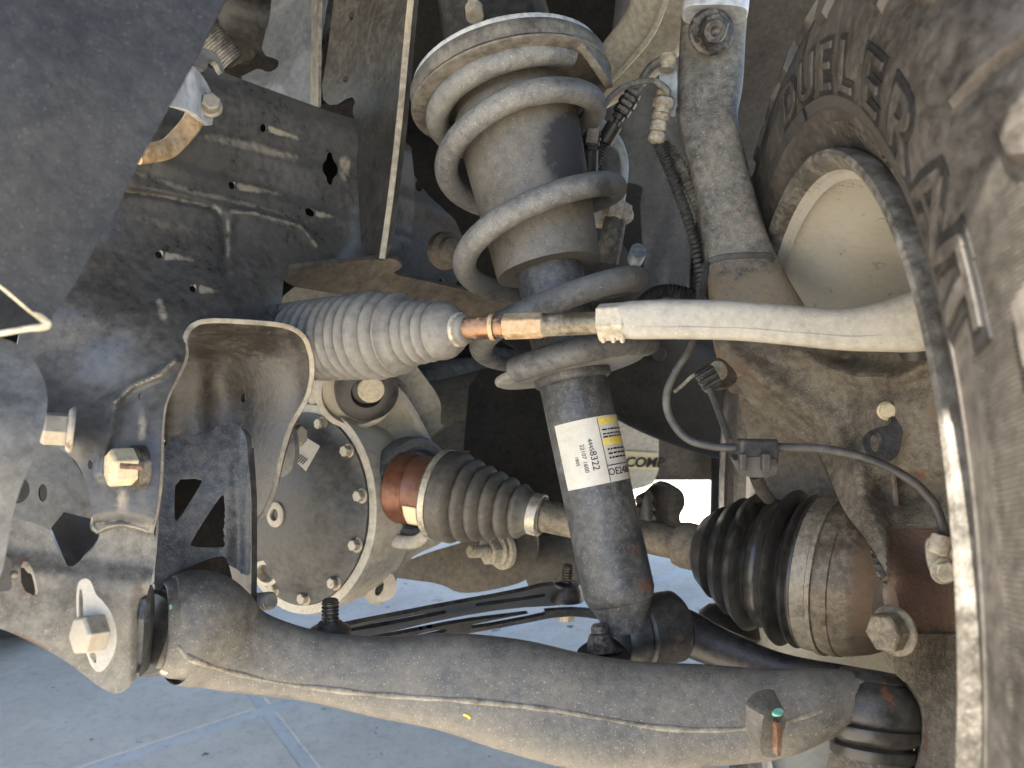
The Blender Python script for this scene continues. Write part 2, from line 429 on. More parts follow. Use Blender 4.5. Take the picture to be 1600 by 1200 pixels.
# ---------------------------------------------------------------- ground
def G(x, y):
    r = P(x, y, 1) - CAM
    return CAM + r * (-CAM.z / r.z)
def concrete(name, a, b, seed):
    m = bpy.data.materials.new(name); m.use_nodes = True
    N = m.node_tree.nodes; L = m.node_tree.links; bs = N['Principled BSDF']
    tc = N.new('ShaderNodeTexCoord')
    def noi(s, d, r=0.6):
        n = N.new('ShaderNodeTexNoise'); n.inputs['Scale'].default_value = s; n.inputs['Detail'].default_value = d; n.inputs['Roughness'].default_value = r
        L.new(tc.outputs['Object'], n.inputs['Vector']); return n.outputs['Fac']
    mx = N.new('ShaderNodeMix'); mx.data_type = 'RGBA'; mx.inputs[6].default_value = srgb(*a); mx.inputs[7].default_value = srgb(*b)
    rp = N.new('ShaderNodeMapRange'); rp.inputs['From Min'].default_value = 0.38; rp.inputs['From Max'].default_value = 0.62
    L.new(noi(3.5, 10, 0.72), rp.inputs['Value']); L.new(rp.outputs[0], mx.inputs[0])
    m2 = N.new('ShaderNodeMix'); m2.data_type = 'RGBA'; m2.blend_type = 'MULTIPLY'; m2.inputs[0].default_value = 0.35
    L.new(mx.outputs[2], m2.inputs[6])
    r2 = N.new('ShaderNodeMapRange'); r2.inputs['From Min'].default_value = 0.3; r2.inputs['From Max'].default_value = 0.5; r2.inputs['To Min'].default_value = 0.45
    L.new(noi(70, 6, 0.7), r2.inputs['Value']); L.new(r2.outputs[0], m2.inputs[7])
    m3 = N.new('ShaderNodeMix'); m3.data_type = 'RGBA'; L.new(m2.outputs[2], m3.inputs[6]); m3.inputs[7].default_value = srgb(84, 80, 76)
    r3 = N.new('ShaderNodeMapRange'); r3.inputs['From Min'].default_value = 0.66; r3.inputs['From Max'].default_value = 0.72
    L.new(noi(26, 3), r3.inputs['Value']); L.new(r3.outputs[0], m3.inputs[0])
    L.new(m3.outputs[2], bs.inputs['Base Color']); bs.inputs['Roughness'].default_value = 0.85
    bp = N.new('ShaderNodeBump'); bp.inputs['Strength'].default_value = 0.3; bp.inputs['Distance'].default_value = 0.002
    L.new(noi(160, 6), bp.inputs['Height']); L.new(bp.outputs[0], bs.inputs['Normal'])
    return m
M['slab'] = concrete('concrete slab', (192, 182, 166), (218, 207, 189), 1)
M['joint'] = concrete('joint mortar', (196, 191, 182), (216, 211, 202), 2)
g = link('ground', mesh([(-80, -80, -0.002), (80, -80, -0.002), (80, 80, -0.002), (-80, 80, -0.002)], [(0, 1, 2, 3)]), M['joint'], smooth=0)
g['kind'] = 'structure'
X0 = G(415, 1108); j1 = (G(150, 1197) - X0); j1.z = 0; j1.normalize()
j2 = Vector((-j1.y, j1.x, 0))
if j2.dot(G(590, 1200) - X0) < 0: j2 = -j2
SZ = 1.5
for i in range(-8, 8):
    for k in range(-8, 8):
        a = X0 + j1 * (i * SZ + 0.008) + j2 * (k * SZ + 0.011); ex = j1 * (SZ - 0.016); ey = j2 * (SZ - 0.022)
        c = a + (ex + ey) / 2
        if c.length > 9: continue
        h = 0.001 * random.uniform(-0.6, 0.6)
        me = boxm(Vector((c.x, c.y, -0.004 + h)), ex.normalized(), ey.normalized(), Vector((0, 0, 1)), ex.length, ey.length, 0.008)
        o = link('slab', me, M['slab'], g, smooth=0); bevel(o, 0.003, 2)

# ---------------------------------------------------------------- wheel
WC = CAM + RT * 0.199 + UP * -0.119 + FW * 0.533
WA = (RT * 0.990 + UP * -0.026 + FW * -0.138); WA.z = 0; WA.normalize()
WU = Vector((0, 0, 1)); WFR = WU.cross(WA).normalized()
if WFR.y > 0: WFR = -WFR
def WP(r, psi, wd):
    return WC + WA * wd + (WU * math.cos(psi) + WFR * math.sin(psi)) * r
def wheel_lathe(prof, seg, a0=0, a1=2 * math.pi, ripple=None):
    V = []; Fc = []; full = abs(a1 - a0 - 2 * math.pi) < 1e-6
    m = seg if full else seg + 1
    for (wd, r) in prof:
        for j in range(m):
            V.append(WP(r, a0 + (a1 - a0) * j / seg, wd))
    for i in range(len(prof) - 1):
        for j in range(seg):
            a, b = i * m + j, i * m + (j + 1) % m
            Fc.append((a, b, b + m, a + m))
    me = mesh(V, Fc); fixn(me)
    an = me.attributes.new('ang', 'FLOAT', 'POINT'); rd = me.attributes.new('rad', 'FLOAT', 'POINT')
    an.data.foreach_set('value', np.array([a0 + (a1 - a0) * j / seg for _ in prof for j in range(m)], np.float32))
    rd.data.foreach_set('value', np.array([r for _, r in prof for j in range(m)], np.float32))
    return me
def tyre_mat():
    m = mat('tyre rubber', (76, 71, 66), (118, 107, 93), 0.42, 0.38, speck=0.15, bump=0.15, soft=0.4)
    N = m.node_tree.nodes; L = m.node_tree.links; b = N['Principled BSDF']
    old = [n for n in N if n.type == 'BUMP'][0]
    at = N.new('ShaderNodeAttribute'); at.attribute_name = 'ang'
    rt = N.new('ShaderNodeAttribute'); rt.attribute_name = 'rad'
    mu = N.new('ShaderNodeMath'); mu.operation = 'MULTIPLY'; mu.inputs[1].default_value = 1250; L.new(at.outputs['Fac'], mu.inputs[0])
    si = N.new('ShaderNodeMath'); si.operation = 'SINE'; L.new(mu.outputs[0], si.inputs[0])
    def band(a, b_, c, d):
        u = N.new('ShaderNodeMapRange'); u.inputs['From Min'].default_value = a; u.inputs['From Max'].default_value = b_; L.new(rt.outputs['Fac'], u.inputs['Value'])
        v = N.new('ShaderNodeMapRange'); v.inputs['From Min'].default_value = d; v.inputs['From Max'].default_value = c; L.new(rt.outputs['Fac'], v.inputs['Value'])
        q = N.new('ShaderNodeMath'); q.operation = 'MULTIPLY'; L.new(u.outputs[0], q.inputs[0]); L.new(v.outputs[0], q.inputs[1]); return q.outputs[0]
    s1 = band(0.2920, 0.2924, 0.2990, 0.2994); s2 = band(0.319, 0.322, 0.352, 0.355)
    # the wide ribbed band only spans the stretch of sidewall after the lettering
    ga = N.new('ShaderNodeMapRange'); ga.inputs['From Min'].default_value = R(49); ga.inputs['From Max'].default_value = R(52); L.new(at.outputs['Fac'], ga.inputs['Value'])
    s2b = N.new('ShaderNodeMath'); s2b.operation = 'MULTIPLY'; L.new(s2, s2b.inputs[0]); L.new(ga.outputs[0], s2b.inputs[1])
    ad = N.new('ShaderNodeMath'); ad.operation = 'ADD'; L.new(s1, ad.inputs[0]); L.new(s2b.outputs[0], ad.inputs[1])
    he = N.new('ShaderNodeMath'); he.operation = 'MULTIPLY'; L.new(si.outputs[0], he.inputs[0]); L.new(ad.outputs[0], he.inputs[1])
    bp = N.new('ShaderNodeBump'); bp.inputs['Strength'].default_value = 1.0; bp.inputs['Distance'].default_value = 0.0014
    L.new(he.outputs[0], bp.inputs['Height']); L.new(old.outputs[0], bp.inputs['Normal']); L.new(bp.outputs[0], b.inputs['Normal'])
    return m
M['tyre'] = tyre_mat()
def tyre_w(r):
    """inner sidewall offset (negative = inboard) at radius r"""
    xs = [0.258, 0.264, 0.270, 0.276, 0.287, 0.300, 0.318, 0.332, 0.345, 0.357, 0.367, 0.374]
    ws = [0.014, 0.011, 0.007, 0.002, -0.0065, -0.0110, -0.0135, -0.0130, -0.0105, -0.005, 0.003, 0.014]
    return float(np.interp(r, xs, ws))
wheel = thing('wheel', 'dusty all-terrain front wheel with raised sidewall lettering, filling the right side', 'wheel', Vector((WC.x, WC.y, 0)))
rs = [0.258, 0.261, 0.264, 0.267, 0.270, 0.273, 0.276, 0.280, 0.285, 0.2912, 0.2920, 0.296, 0.2994, 0.3002, 0.306, 0.312, 0.318, 0.325, 0.332, 0.338, 0.345, 0.351, 0.357, 0.362, 0.367, 0.371]
prof = []
for r in rs:
    off = -0.0008 if 0.2915 < r < 0.2999 else 0.0
    prof.append((tyre_w(r) + off, r))
prof += [(0.014, 0.3735), (0.03, 0.3755), (0.06, 0.377), (0.115, 0.3775), (0.17, 0.377), (0.2, 0.3755), (0.216, 0.3735), (0.231, 0.367), (0.245, 0.345), (0.246, 0.31), (0.238, 0.28), (0.224, 0.258)]
tyre = link('tyre', wheel_lathe(prof, 260), M['tyre'], wheel)
# tread blocks: shoulder lugs that reach down the sidewall, and three rows on the crown
NL = 40
for i in range(NL):
    p0 = 2 * math.pi * i / NL; dp = 2 * math.pi / NL
    if not (-R(80) < ((p0 + math.pi) % (2 * math.pi) - math.pi) < R(95)): continue
    rlo = 0.342 if i % 2 == 0 else 0.352
    V = []; Fc = []; rings = []
    for (r, hh) in [(rlo, 0.0002), (rlo + 0.0015, 0.004), (0.357, 0.0055), (0.364, 0.007), (0.370, 0.008)]:
        t = (r - rlo) / (0.370 - rlo)
        if i % 2 == 0: a, b = 0.10 + 0.34 * (1 - t) ** 1.2, 0.92 - 0.12 * (1 - t)
        else: a, b = 0.06 + 0.06 * (1 - t), 0.90 - 0.36 * (1 - t) ** 1.1
        rings.append((tyre_w(r) - hh * 0.8, r + hh * 0.6, a, b))
    rings += [(0.010, 0.3825, 0.10, 0.9), (0.030, 0.3845, 0.10, 0.88), (0.048, 0.385, 0.16, 0.82), (0.049, 0.374, 0.16, 0.82)]
    for (wd, rr, a, b) in rings:
        for q, t in enumerate((a, a + 0.015, (a + b) / 2, b - 0.015, b)):
            edge = q in (0, 4)
            V.append(WP(rr - (0.009 if edge else 0), p0 + dp * t, wd + (0.007 if edge and wd < 0.005 else 0)))
    for q in range(len(rings) - 1):
        for k in range(4):
            Fc.append((q * 5 + k, q * 5 + k + 1, (q + 1) * 5 + k + 1, (q + 1) * 5 + k))
    me = mesh(V, Fc); fixn(me)
    if sum((Vector(p.center) - WC).dot(p.normal) for p in me.polygons) < 0: me.flip_normals()
    link('tread_block', me, M['tyre'], tyre, smooth=28)
    for row, (w0, w1, sh) in enumerate(((0.056, 0.108, 0.3), (0.118, 0.172, 0.7), (0.18, 0.222, 0.1))):
        V = []
        for rr in (0.374, 0.3845 - (0.004 if row == 2 else 0)):
            for (t, wd) in ((0.12, w0), (0.5, w0 + 0.008), (0.84, w0), (0.86, w1 - 0.006), (0.45, w1), (0.10, w1 - 0.004)):
                V.append(WP(rr, p0 + dp * (t + sh), wd))
        me = mesh(V, [(0, 1, 2, 3, 4, 5), (6, 7, 8, 9, 10, 11)] + [(k, (k + 1) % 6, (k + 1) % 6 + 6, k + 6) for k in range(6)]); fixn(me)
        link('tread_block', me, M['tyre'], tyre, smooth=0)
# raised lettering
def text_mesh(body, size, extrude, offset=0.0, shear=0.0, spacing=1.0):
    cu = bpy.data.curves.new('t', 'FONT'); cu.body = body; cu.size = size; cu.extrude = extrude; cu.offset = offset
    cu.shear = shear; cu.space_character = spacing; cu.resolution_u = 3; cu.align_x = 'CENTER'
    ob = bpy.data.objects.new('t', cu); C.objects.link(ob)
    dg = bpy.context.evaluated_depsgraph_get(); dg.update()
    me = bpy.data.meshes.new_from_object(ob.evaluated_get(dg))
    bpy.data.objects.remove(ob); bpy.data.curves.remove(cu)
    me.materials.clear()
    return me
def tyre_text(body, size, psi, r0, hgt, offset, wid=1.0, flat=False):
    """one raised piece of sidewall lettering, upright as seen from the hub, centred at psi with its foot at radius r0"""
    me = text_mesh(body, size, 0.5, offset)
    bm = bmesh.new(); bm.from_mesh(me)
    bmesh.ops.subdivide_edges(bm, edges=[e for e in bm.edges if e.calc_length() > size * 0.25], cuts=3)
    bm.to_mesh(me); bm.free()
    for v in me.vertices:
        r = r0 + v.co.y; ps = psi + v.co.x * wid / r0
        lift = hgt * (1 if v.co.z > 0 else -0.6)
        v.co = WP(r, ps, tyre_w(r) - lift)
    fixn(me)
    return me
for ch, ps in (('D', -0.135), ('U', 0.025), ('E', 0.175), ('L', 0.315), ('E', 0.475), ('R', 0.635), ('A', 0.80), ('/', 0.88), ('T', 0.945)):
    link('letter', tyre_text(ch, 0.036, ps, 0.3025, 0.0007, 0.0034, 1.62), M['letter_groove_shade'], tyre, smooth=25)
    link('letter_face', tyre_text(ch, 0.036, ps, 0.3025, 0.0016, 0.0002, 1.62), M['tyre'], tyre, smooth=25)
for k, ch in enumerate('275/60R20 115T'):
    if ch != ' ': link('letter', tyre_text(ch, 0.0125, 0.12 + 0.0335 * k, 0.2765, 0.0008, 0.0001, 1.0), M['tyre'], tyre, smooth=25)
# rim: inner flange, barrel, wheel face with spokes
rim = link('rim', wheel_lathe([(0.012, 0.252), (0.004, 0.262), (0.001, 0.2665), (0.0, 0.2655), (0.0005, 0.261), (0.006, 0.2565), (0.018, 0.2545), (0.03, 0.251), (0.04, 0.243), (0.06, 0.236), (0.10, 0.232), (0.15, 0.230), (0.19, 0.234), (0.226, 0.25), (0.228, 0.262)], 200), M['rim'], wheel)
link('rim_flange', wheel_lathe([(0.0055, 0.2572), (-0.001, 0.2605), (-0.0050, 0.2645), (-0.0062, 0.2672), (-0.0050, 0.2696), (-0.001, 0.2706), (0.006, 0.2700), (0.010, 0.266)], 200), M['lipmetal'], rim)
link('wheel_disc', wheel_lathe([(0.165, 0.236), (0.160, 0.21), (0.150, 0.15), (0.146, 0.10), (0.14, 0.05)], 80), M['rim'], rim)
for k in range(6):
    ps = k * math.pi / 3 + 0.25
    c = WP(0.15, ps, 0.150)
    rad = (WU * math.cos(ps) + WFR * math.sin(ps)); tn = rad.cross(WA)
    bevel(link('spoke', boxm(c, rad, tn, WA, 0.17, 0.055, 0.03), M['rim'], rim, smooth=0), 0.006, 3)

# ---------------------------------------------------------------- fasteners
def hex_mesh(pos, dr, r, h, fl=None, fh=None, nut=False, roll=0.3):
    """hex head on a flange, base centre at pos, pointing along dr; r = across-corner radius"""
    dr = dr.normalized(); u = dr.cross(Vector((0, 0, 1)))
    if u.length < 0.1: u = dr.cross(Vector((1, 0, 0)))
    u.normalize(); v = dr.cross(u)
    V = []; Fc = []
    def ring(s, rr, n, ro=0):
        i0 = len(V)
        for j in range(n):
            a = 2 * math.pi * j / n + ro; V.append(pos + dr * s + (u * math.cos(a) + v * math.sin(a)) * rr)
        return list(range(i0, i0 + n))
    z = 0
    if fl:
        fh = fh or h * 0.22
        r0 = ring(0, fl, 24); r1 = ring(fh * 0.5, fl, 24); r2 = ring(fh, fl * 0.86, 24)
        for p, q in ((r0, r1), (r1, r2)):
            for j in range(24): Fc.append((p[j], p[(j + 1) % 24], q[(j + 1) % 24], q[j]))
        Fc.append(tuple(r0[::-1])); Fc.append(tuple(r2)); z = fh * 0.9
    a = ring(z, r, 6, roll); b = ring(h * 0.88, r, 6, roll); c = ring(h, r * 0.86, 6, roll)
    for p, q in ((a, b), (b, c)):
        for j in range(6): Fc.append((p[j], p[(j + 1) % 6], q[(j + 1) % 6], q[j]))
    Fc.append(tuple(c)); Fc.append(tuple(a[::-1]))
    me = mesh(V, Fc); fixn(me)
    return me
def bolt(parent, x, y, d, dr, rpx, hpx, flpx=None, m='bolt', name='bolt', roll=0.3):
    k = d / F
    o = link(name, hex_mesh(P(x, y, d), dr, rpx * k, hpx * k, flpx * k if flpx else None, roll=roll), M[m], parent, smooth=20)
    return bevel(o, 0.0005, 2, 30)
def stud(parent, A, B, rpx, m='bolt_dark', name='stud', turns=9):
    """a threaded end from A to B (x, y, depth)"""
    pr = [(0, rpx)]
    for i in range(turns):
        t = (i + 0.2) / turns * 0.93
        pr += [(t, rpx), (t + 0.3 / turns, rpx * 1.0), (t + 0.5 / turns, rpx * 0.84), (t + 0.6 / turns, rpx * 0.84)]
    pr += [(0.95, rpx * 0.95), (1.0, rpx * 0.75)]
    return link(name, lathepx(A, B, pr, 20), M[m], parent, smooth=25)
def ribs(t0, t1, n, r0, r1, depth, sharp=0.5):
    """rib profile from t0 to t1: n ribs, crest radius r0 -> r1, valley lower by depth"""
    out = []
    for i in range(n * 8 + 1):
        u = i / (n * 8); c = 0.5 + 0.5 * math.cos(2 * math.pi * u * n)
        out.append((t0 + (t1 - t0) * u, (r0 + (r1 - r0) * u) - depth * (1 - c ** sharp)))
    return out

# ---------------------------------------------------------------- frame rail and its welded plates
frame = thing('frame_rail', 'dark coated vehicle frame rail with round and keyhole punchings, behind the steering boot', 'frame rail', P(300, 450, 0.55))
KEY = [(516, 236), (511, 240), (510, 250), (504, 256), (504, 268), (510, 275), (511, 285), (516, 290), (521, 286), (522, 277), (529, 270), (530, 258), (523, 250), (521, 240)]
def rail_relief(x, y):
    r = 0 * x
    # long pressed steps along the rail, running down to the right
    q = y - (x - 330) * 0.30
    r += 0.010 * sstep(q, 150, 100)                                  # rounded top edge falls away
    r += -0.0045 * (sstep(q, 196, 222) - sstep(q, 222, 300))
    r += -0.004 * (sstep(q, 262, 285) - sstep(q, 300, 360))
    r += -0.0035 * sstep(q, 300, 330) * sstep(x, 560, 470)
    r += ridge(x, y, [(180, 296), (260, 308), (330, 322), (344, 335), (349, 360), (349, 420)], 5, 0.0035)
    r += ridge(x, y, [(362, 420), (362, 330), (400, 332), (470, 352), (492, 380)], 6, -0.0022)
    # the rail swells out towards the lower bracket
    r += blob(x, y, 175, 480, 110, 45, -0.008) + blob(x, y, 110, 610, 90, 60, 0.008)
    r += blob(x, y, 255, 235, 30, 22, -0.006)
    r += ridge(x, y, [(180, 628), (205, 604), (250, 585), (275, 565)], 6, -0.004)
    r += ridge(x, y, [(180, 628), (176, 660), (165, 700), (160, 740)], 8, -0.003)
    r += blob(x, y, 118, 680, 30, 34, -0.006)
    r += ridge(x, y, [(152, 820), (190, 812), (232, 825)], 8, 0.0025)
    return r * 1.35
def rail_stain_shine(x, y):
    s = 0 * x
    for (hx, hy, lx, ly, wd) in ((418, 201, 478, 220, 6), (370, 291, 440, 304, 7), (492, 333, 524, 340, 6), (256, 399, 318, 408, 7), (310, 451, 342, 456, 7)):
        t = np.clip(((x - hx) * (lx - hx) + (y - hy) * (ly - hy)) / ((lx - hx) ** 2 + (ly - hy) ** 2), 0, 1)
        d = np.hypot(x - hx - t * (lx - hx), y - hy - t * (ly - hy))
        s = np.maximum(s, np.exp(-(d / (wd * (0.95 - 0.5 * t))) ** 4) * sstep(x, hx - 1, hx + 3) * (1 - t * 0.7))
    s = np.maximum(s, np.exp(-((x - 538) / 10) ** 4 - ((y - 264) / 20) ** 4) * 0.7)
    for pts, wd, a in (([(325, 214), (390, 228), (460, 245)], 8, 0.5), ([(215, 270), (300, 300), (400, 322), (488, 348)], 5, 0.45), ([(180, 330), (250, 350), (340, 372)], 14, 0.22),  # pale lines along pressed edges; the top step is a painted highlight
                       ([(362, 330), (400, 334), (470, 354), (494, 384)], 3.5, 0.6), ([(180, 296), (260, 308), (338, 325)], 3, 0.5), ([(356, 345), (356, 400)], 4, 0.5),
                       ([(180, 628), (205, 604), (250, 585), (275, 562)], 4, 0.5), ([(250, 470), (255, 495)], 8, 0.5)):
        d = np.min([seg_dist(x, y, pts[i], pts[i + 1]) for i in range(len(pts) - 1)], 0)
        s = np.maximum(s, a * np.exp(-(d / wd) ** 2))
    s = np.maximum(s, blob(x, y, 185, 495, 60, 30, 0.25))  # tan glow of reflected light painted on the swell
    s = np.maximum(s, blob(x, y, 222, 670, 8, 30, 0.6) + blob(x, y, 190, 780, 14, 22, 0.5))
    s = np.maximum(s, 0.8 * np.exp(-(seg_dist(x, y, (150, 826), (238, 828)) / 9) ** 2))
    return s
RAIL = [(20, 540), (60, 470), (100, 420), (170, 310), (215, 220), (235, 110), (280, 92), (330, 106), (430, 143), (545, 185), (640, 208), (650, 300), (640, 404), (560, 412), (470, 418), (447, 425), (441, 450), (441, 508),
        (330, 502), (302, 509), (289, 530), (291, 558), (276, 590), (259, 625), (253, 660), (251, 740), (246, 790), (237, 832), (215, 824), (190, 819), (165, 823), (148, 833), (143, 800), (138, 762), (125, 727), (100, 704), (75, 694), (55, 664), (38, 605)]
RC = [(100, 420, .475), (30, 560, .445), (230, 220, .53), (330, 106, .59), (440, 143, .645), (545, 185, .70), (640, 208, .75), (645, 400, .75), (560, 412, .70), (441, 450, .605), (441, 505, .60), (345, 480, .535), (300, 515, .50), (285, 560, .48), (255, 660, .455), (250, 760, .445),
      (237, 832, .44), (150, 833, .43), (60, 640, .43), (100, 700, .43), (160, 600, .455), (200, 480, .49), (380, 300, .62), (270, 350, .55), (180, 720, .44)]
web = link('web', sheet(RAIL, RC, 0.0022, 4.0, [circ(412, 200, 5.5, 7), circ(363, 289, 6, 7), circ(485, 331, 9, 7, rot=0.6), circ(249, 397, 6.5, 7), circ(302, 450, 6, 7), circ(219, 619, 3, 6), circ(141, 726, 4, 8), KEY],
                        relief=rail_relief, stain_or_tone=rail_stain_shine, ch=1), M['frame'], frame, smooth=40)
link('dark_backing', sheet([(120, 440), (240, 120), (650, 210), (650, 405), (450, 440), (430, 500), (300, 500), (150, 560)], [(100, 420, .54), (230, 220, .60), (330, 106, .66), (640, 208, .83), (645, 400, .83), (441, 505, .66), (300, 515, .58)], 0.004, 40), M['dark'], frame)  # dark sheet added so the punched holes look shaded inside
# the upright plate welded to the rail
def up_stain(x, y): return 0.95 * (x > 639 - (y) * 0.105 - 10) * (x < 700)
up = link('upright_plate', sheet([(524, -40), (648, -40), (641, 30), (628, 180), (613, 310), (600, 404), (566, 408), (560, 300), (556, 214), (555, 192), (550, 172), (556, 158), (548, 150), (520, 168), (500, 152), (512, 80), (522, 0)],
                  [(524, 0, .74), (500, 160, .74), (560, 200, .71), (560, 400, .69), (640, 0, .64), (622, 200, .645), (600, 404, .65)], 0.006, 7, [circ(549, 25, 4, 7), circ(540, 124, 4, 5)], ch=1), M['upright'], frame)
# pale strip, the edge highlight of the upright plate put into colour
link('plate_edge', tube([(646, -40, .637, 5.5), (638, 40, .636, 5.5), (625, 180, .637, 5.5), (610, 310, .640, 5), (597, 404, .645, 5)], 8, 8, sect=0.5), M['edge'], frame)
link('rear_web', sheet([(596, 190), (668, 214), (712, 236), (724, 330), (716, 470), (640, 462), (604, 420)], [(600, 200, .745), (712, 236, .80), (716, 470, .80), (610, 420, .745)], 0.004, 9, [circ(655, 290, 6, 9), circ(612, 362, 9, 20), circ(690, 440, 5, 6)], ch=1, relief=lambda x, y: ridge(x, y, [(600, 300), (720, 345)], 16, -0.004)), M['upright'], frame, smooth=40)
# lower flange of the rail and the cross tube behind the strut
link('lower_flange', sheet([(452, 420), (520, 412), (600, 403), (622, 406), (630, 418), (610, 428), (660, 438), (720, 452), (800, 468), (800, 496), (700, 500), (600, 470), (500, 455), (447, 446), (447, 428)],
                           [(450, 430, .62), (600, 404, .665), (628, 415, .67), (600, 460, .70), (700, 460, .78), (800, 480, .82), (447, 446, .63)], 0.005, 9, ch=1), M['brown'], frame)
link('cross_tube', tube([(560, 300, .82, 150), (680, 330, .86, 150), (820, 400, .92, 130), (980, 560, 1.0, 90), (1080, 620, 1.05, 80), (1200, 660, 1.1, 75)], 28, 6, sect=0.6, k=0.7), M['dark'], frame)
link('rail_hole_shade', lathepx((1029, 553, .930), (1030, 553, .955), [(0, 11), (1, 11)], 20), M['ink'], frame)  # solid black disc painting the shade inside a hole
# control-arm pocket: lip round the opening, and the folded wall inside it
LIP = [(236, 832), (246, 788), (251, 740), (253, 662), (259, 625), (276, 590), (290, 558), (289, 530), (301, 509), (330, 501), (400, 504), (448, 510), (474, 526), (486, 556), (487, 590), (478, 625), (455, 665), (440, 712), (429, 762), (414, 800), (400, 815)]
lipd = [.437, .442, .446, .453, .459, .472, .482, .486, .494, .50, .515, .53, .545, .555, .56, .562, .56, .558, .556, .553, .55]
link('lip', tube([(x, y, d, 4.2) for (x, y), d in zip(LIP, lipd)], 8, 5, sect=0.6), M['edge'], frame)
def pocket_relief(x, y):
    return 0.075 * sstep(y, 508, 560) * sstep(x, 470, 330) + 0.02 * sstep(x, 320, 262)
link('pocket_wall', sheet([(256, 660), (262, 625), (279, 590), (293, 558), (292, 530), (303, 512), (330, 504), (400, 507), (447, 512), (472, 528), (484, 557), (485, 590), (476, 625), (453, 665), (438, 712), (427, 762), (412, 800), (398, 815), (386, 720), (384, 690), (330, 690), (256, 700)],
                          [(300, 512, .496), (400, 506, .518), (447, 512, .532), (485, 570, .560), (476, 625, .565), (440, 712, .562), (400, 812, .556), (390, 620, .575), (330, 600, .555), (262, 640, .53), (340, 520, .515), (380, 690, .565)], 0.004, 8, [circ(380, 622, 4, 7)], relief=pocket_relief), M['bracket'], frame, smooth=50)
link('socket_tab', sheet([(358, 462), (372, 463), (395, 470), (430, 474), (440, 482), (438, 506), (380, 503), (366, 496), (372, 482)], [(358, 462, .56), (440, 482, .592), (400, 505, .562)], 0.004, 8, ch=1), M['blue_plate'], frame)
link('back_plate', sheet([(0, 700), (60, 690), (100, 700), (130, 740), (150, 800), (152, 840), (60, 830), (0, 820)], [(0, 760, .50), (150, 760, .52), (80, 820, .51)], 0.004, 16, [circ(67, 770, 7, 14), circ(25, 765, 22, 22)], ch=1), M['frame'], frame)
link('back_web', sheet([(-40, 640), (150, 660), (165, 900), (-40, 900)], [(0, 760, .60), (150, 760, .58), (80, 820, .59)], 0.004, 40, ch=0), M['dark'], frame)
bolt(frame, 116, 672, .414, D(-0.86, 0.10, -0.50), 27, 44, 36, 'bolt', roll=0.0)
o = bolt(frame, 208, 729, .432, D(-0.72, 0.02, -0.70), 30, 36, None, 'bolt_cream', roll=0.52)
link('washer', lathe(P(213, 730, .434), P(213, 730, .434) + D(-0.72, 0.02, -0.70), [(-0.004, 0.0125), (0.002, 0.0125)], 24), M['bolt_dark'], o)
link('split_pin', tube([(188, 728, .412, 4.5), (224, 730, .414, 4.5)], 8, 3), M['rust'], o)

# ---------------------------------------------------------------- bumper valance, splash panel
val = thing('bumper_valance', 'dark grey plastic bumper valance cutting diagonally across the upper left corner', 'bumper panel', P(120, 250, 0.3))
bevel(link('panel', sheet([(-260, -260), (480, -260), (352, 0), (322, 62), (268, 162), (212, 263), (175, 343), (140, 400), (110, 456), (84, 492), (74, 506), (58, 494), (0, 444), (-260, 250)],
                    [(-260, -200, .25), (350, 0, .315), (200, 280, .30), (75, 500, .285), (0, 440, .278), (420, -200, .33), (-200, 250, .25)], 0.004, 24, ch=1, relief=lambda x, y: blob(x, y, 20, 100, 160, 400, -0.006)), M['valance'], val), 0.001, 2)
LP = [(-60, 392, .274), (0, 444, .277), (40, 478, .281), (74, 507, .284), (40, 514, .279), (0, 521, .275), (-60, 530, .270)]
link('lip', tube([(x, y, d, 4.5 if i != 3 else 6) for i, (x, y, d) in enumerate(LP)], 8, 6, sect=0.6, k=1.6), M['lip'], val)
link('dark_backing', sheet([(-60, 400), (0, 450), (66, 504), (0, 516), (-60, 524)], [(0, 450, .33), (66, 504, .31), (-60, 500, .33)], 0.003, 20, ch=0), M['dark'], val)
spl = link('splash_panel', sheet([(-120, 520), (-40, 522), (8, 528), (38, 543), (62, 575), (75, 612), (73, 650), (58, 706), (40, 742), (22, 792), (12, 850), (2, 905), (-40, 960), (-120, 980)],
                                 [(0, 530, .34), (75, 620, .335), (0, 900, .33), (-120, 700, .31), (30, 700, .325)], 0.005, 14, relief=lambda x, y: blob(x, y, -20, 640, 60, 120, -0.006)), M['splash'])
tag(bevel(spl, 0.0012), 'grey curved plastic splash panel at the left edge below the valance', 'splash panel')

# ---------------------------------------------------------------- bumper bracket and tow-hook loop by the valance
bb = thing('bumper_bracket', 'bright folded steel bracket with a hex bolt beside the diagonal valance edge', 'bracket', P(300, 160, 0.5))
bevel(link('plate', sheet([(250, 165), (262, 130), (280, 108), (300, 98), (322, 125), (333, 150), (334, 195), (326, 196), (305, 178), (285, 168), (262, 166)],
             [(250, 165, .45), (300, 100, .50), (333, 150, .53), (330, 195, .525), (290, 165, .49)], 0.004, 8, ch=1, relief=lambda x, y: ridge(x, y, [(300, 98), (308, 140), (305, 180)], 10, -0.006)), M['alu'], bb))
link('upper_fold', sheet([(290, 100), (308, 72), (330, 78), (340, 84), (352, 112), (346, 114), (338, 96), (326, 94), (322, 112), (312, 104)], [(290, 100, .52), (340, 84, .56), (350, 112, .56)], 0.004, 6, ch=1), M['galv'], bb)
o = bolt(bb, 328, 166, .518, D(0.45, 0.15, -0.88), 15, 20, 19, 'bolt')
tow = tag(link('tow_hook_loop', tube([(214, 242, .46, 15), (236, 239, .47, 15), (262, 232, .49, 15), (282, 214, .505, 15), (300, 192, .515, 15), (306, 176, .52, 15)], 14, 6, k=0.6, sect=0.7), M['ochre']),
          'rust-stained rounded steel loop below the bright bracket', 'tow loop')

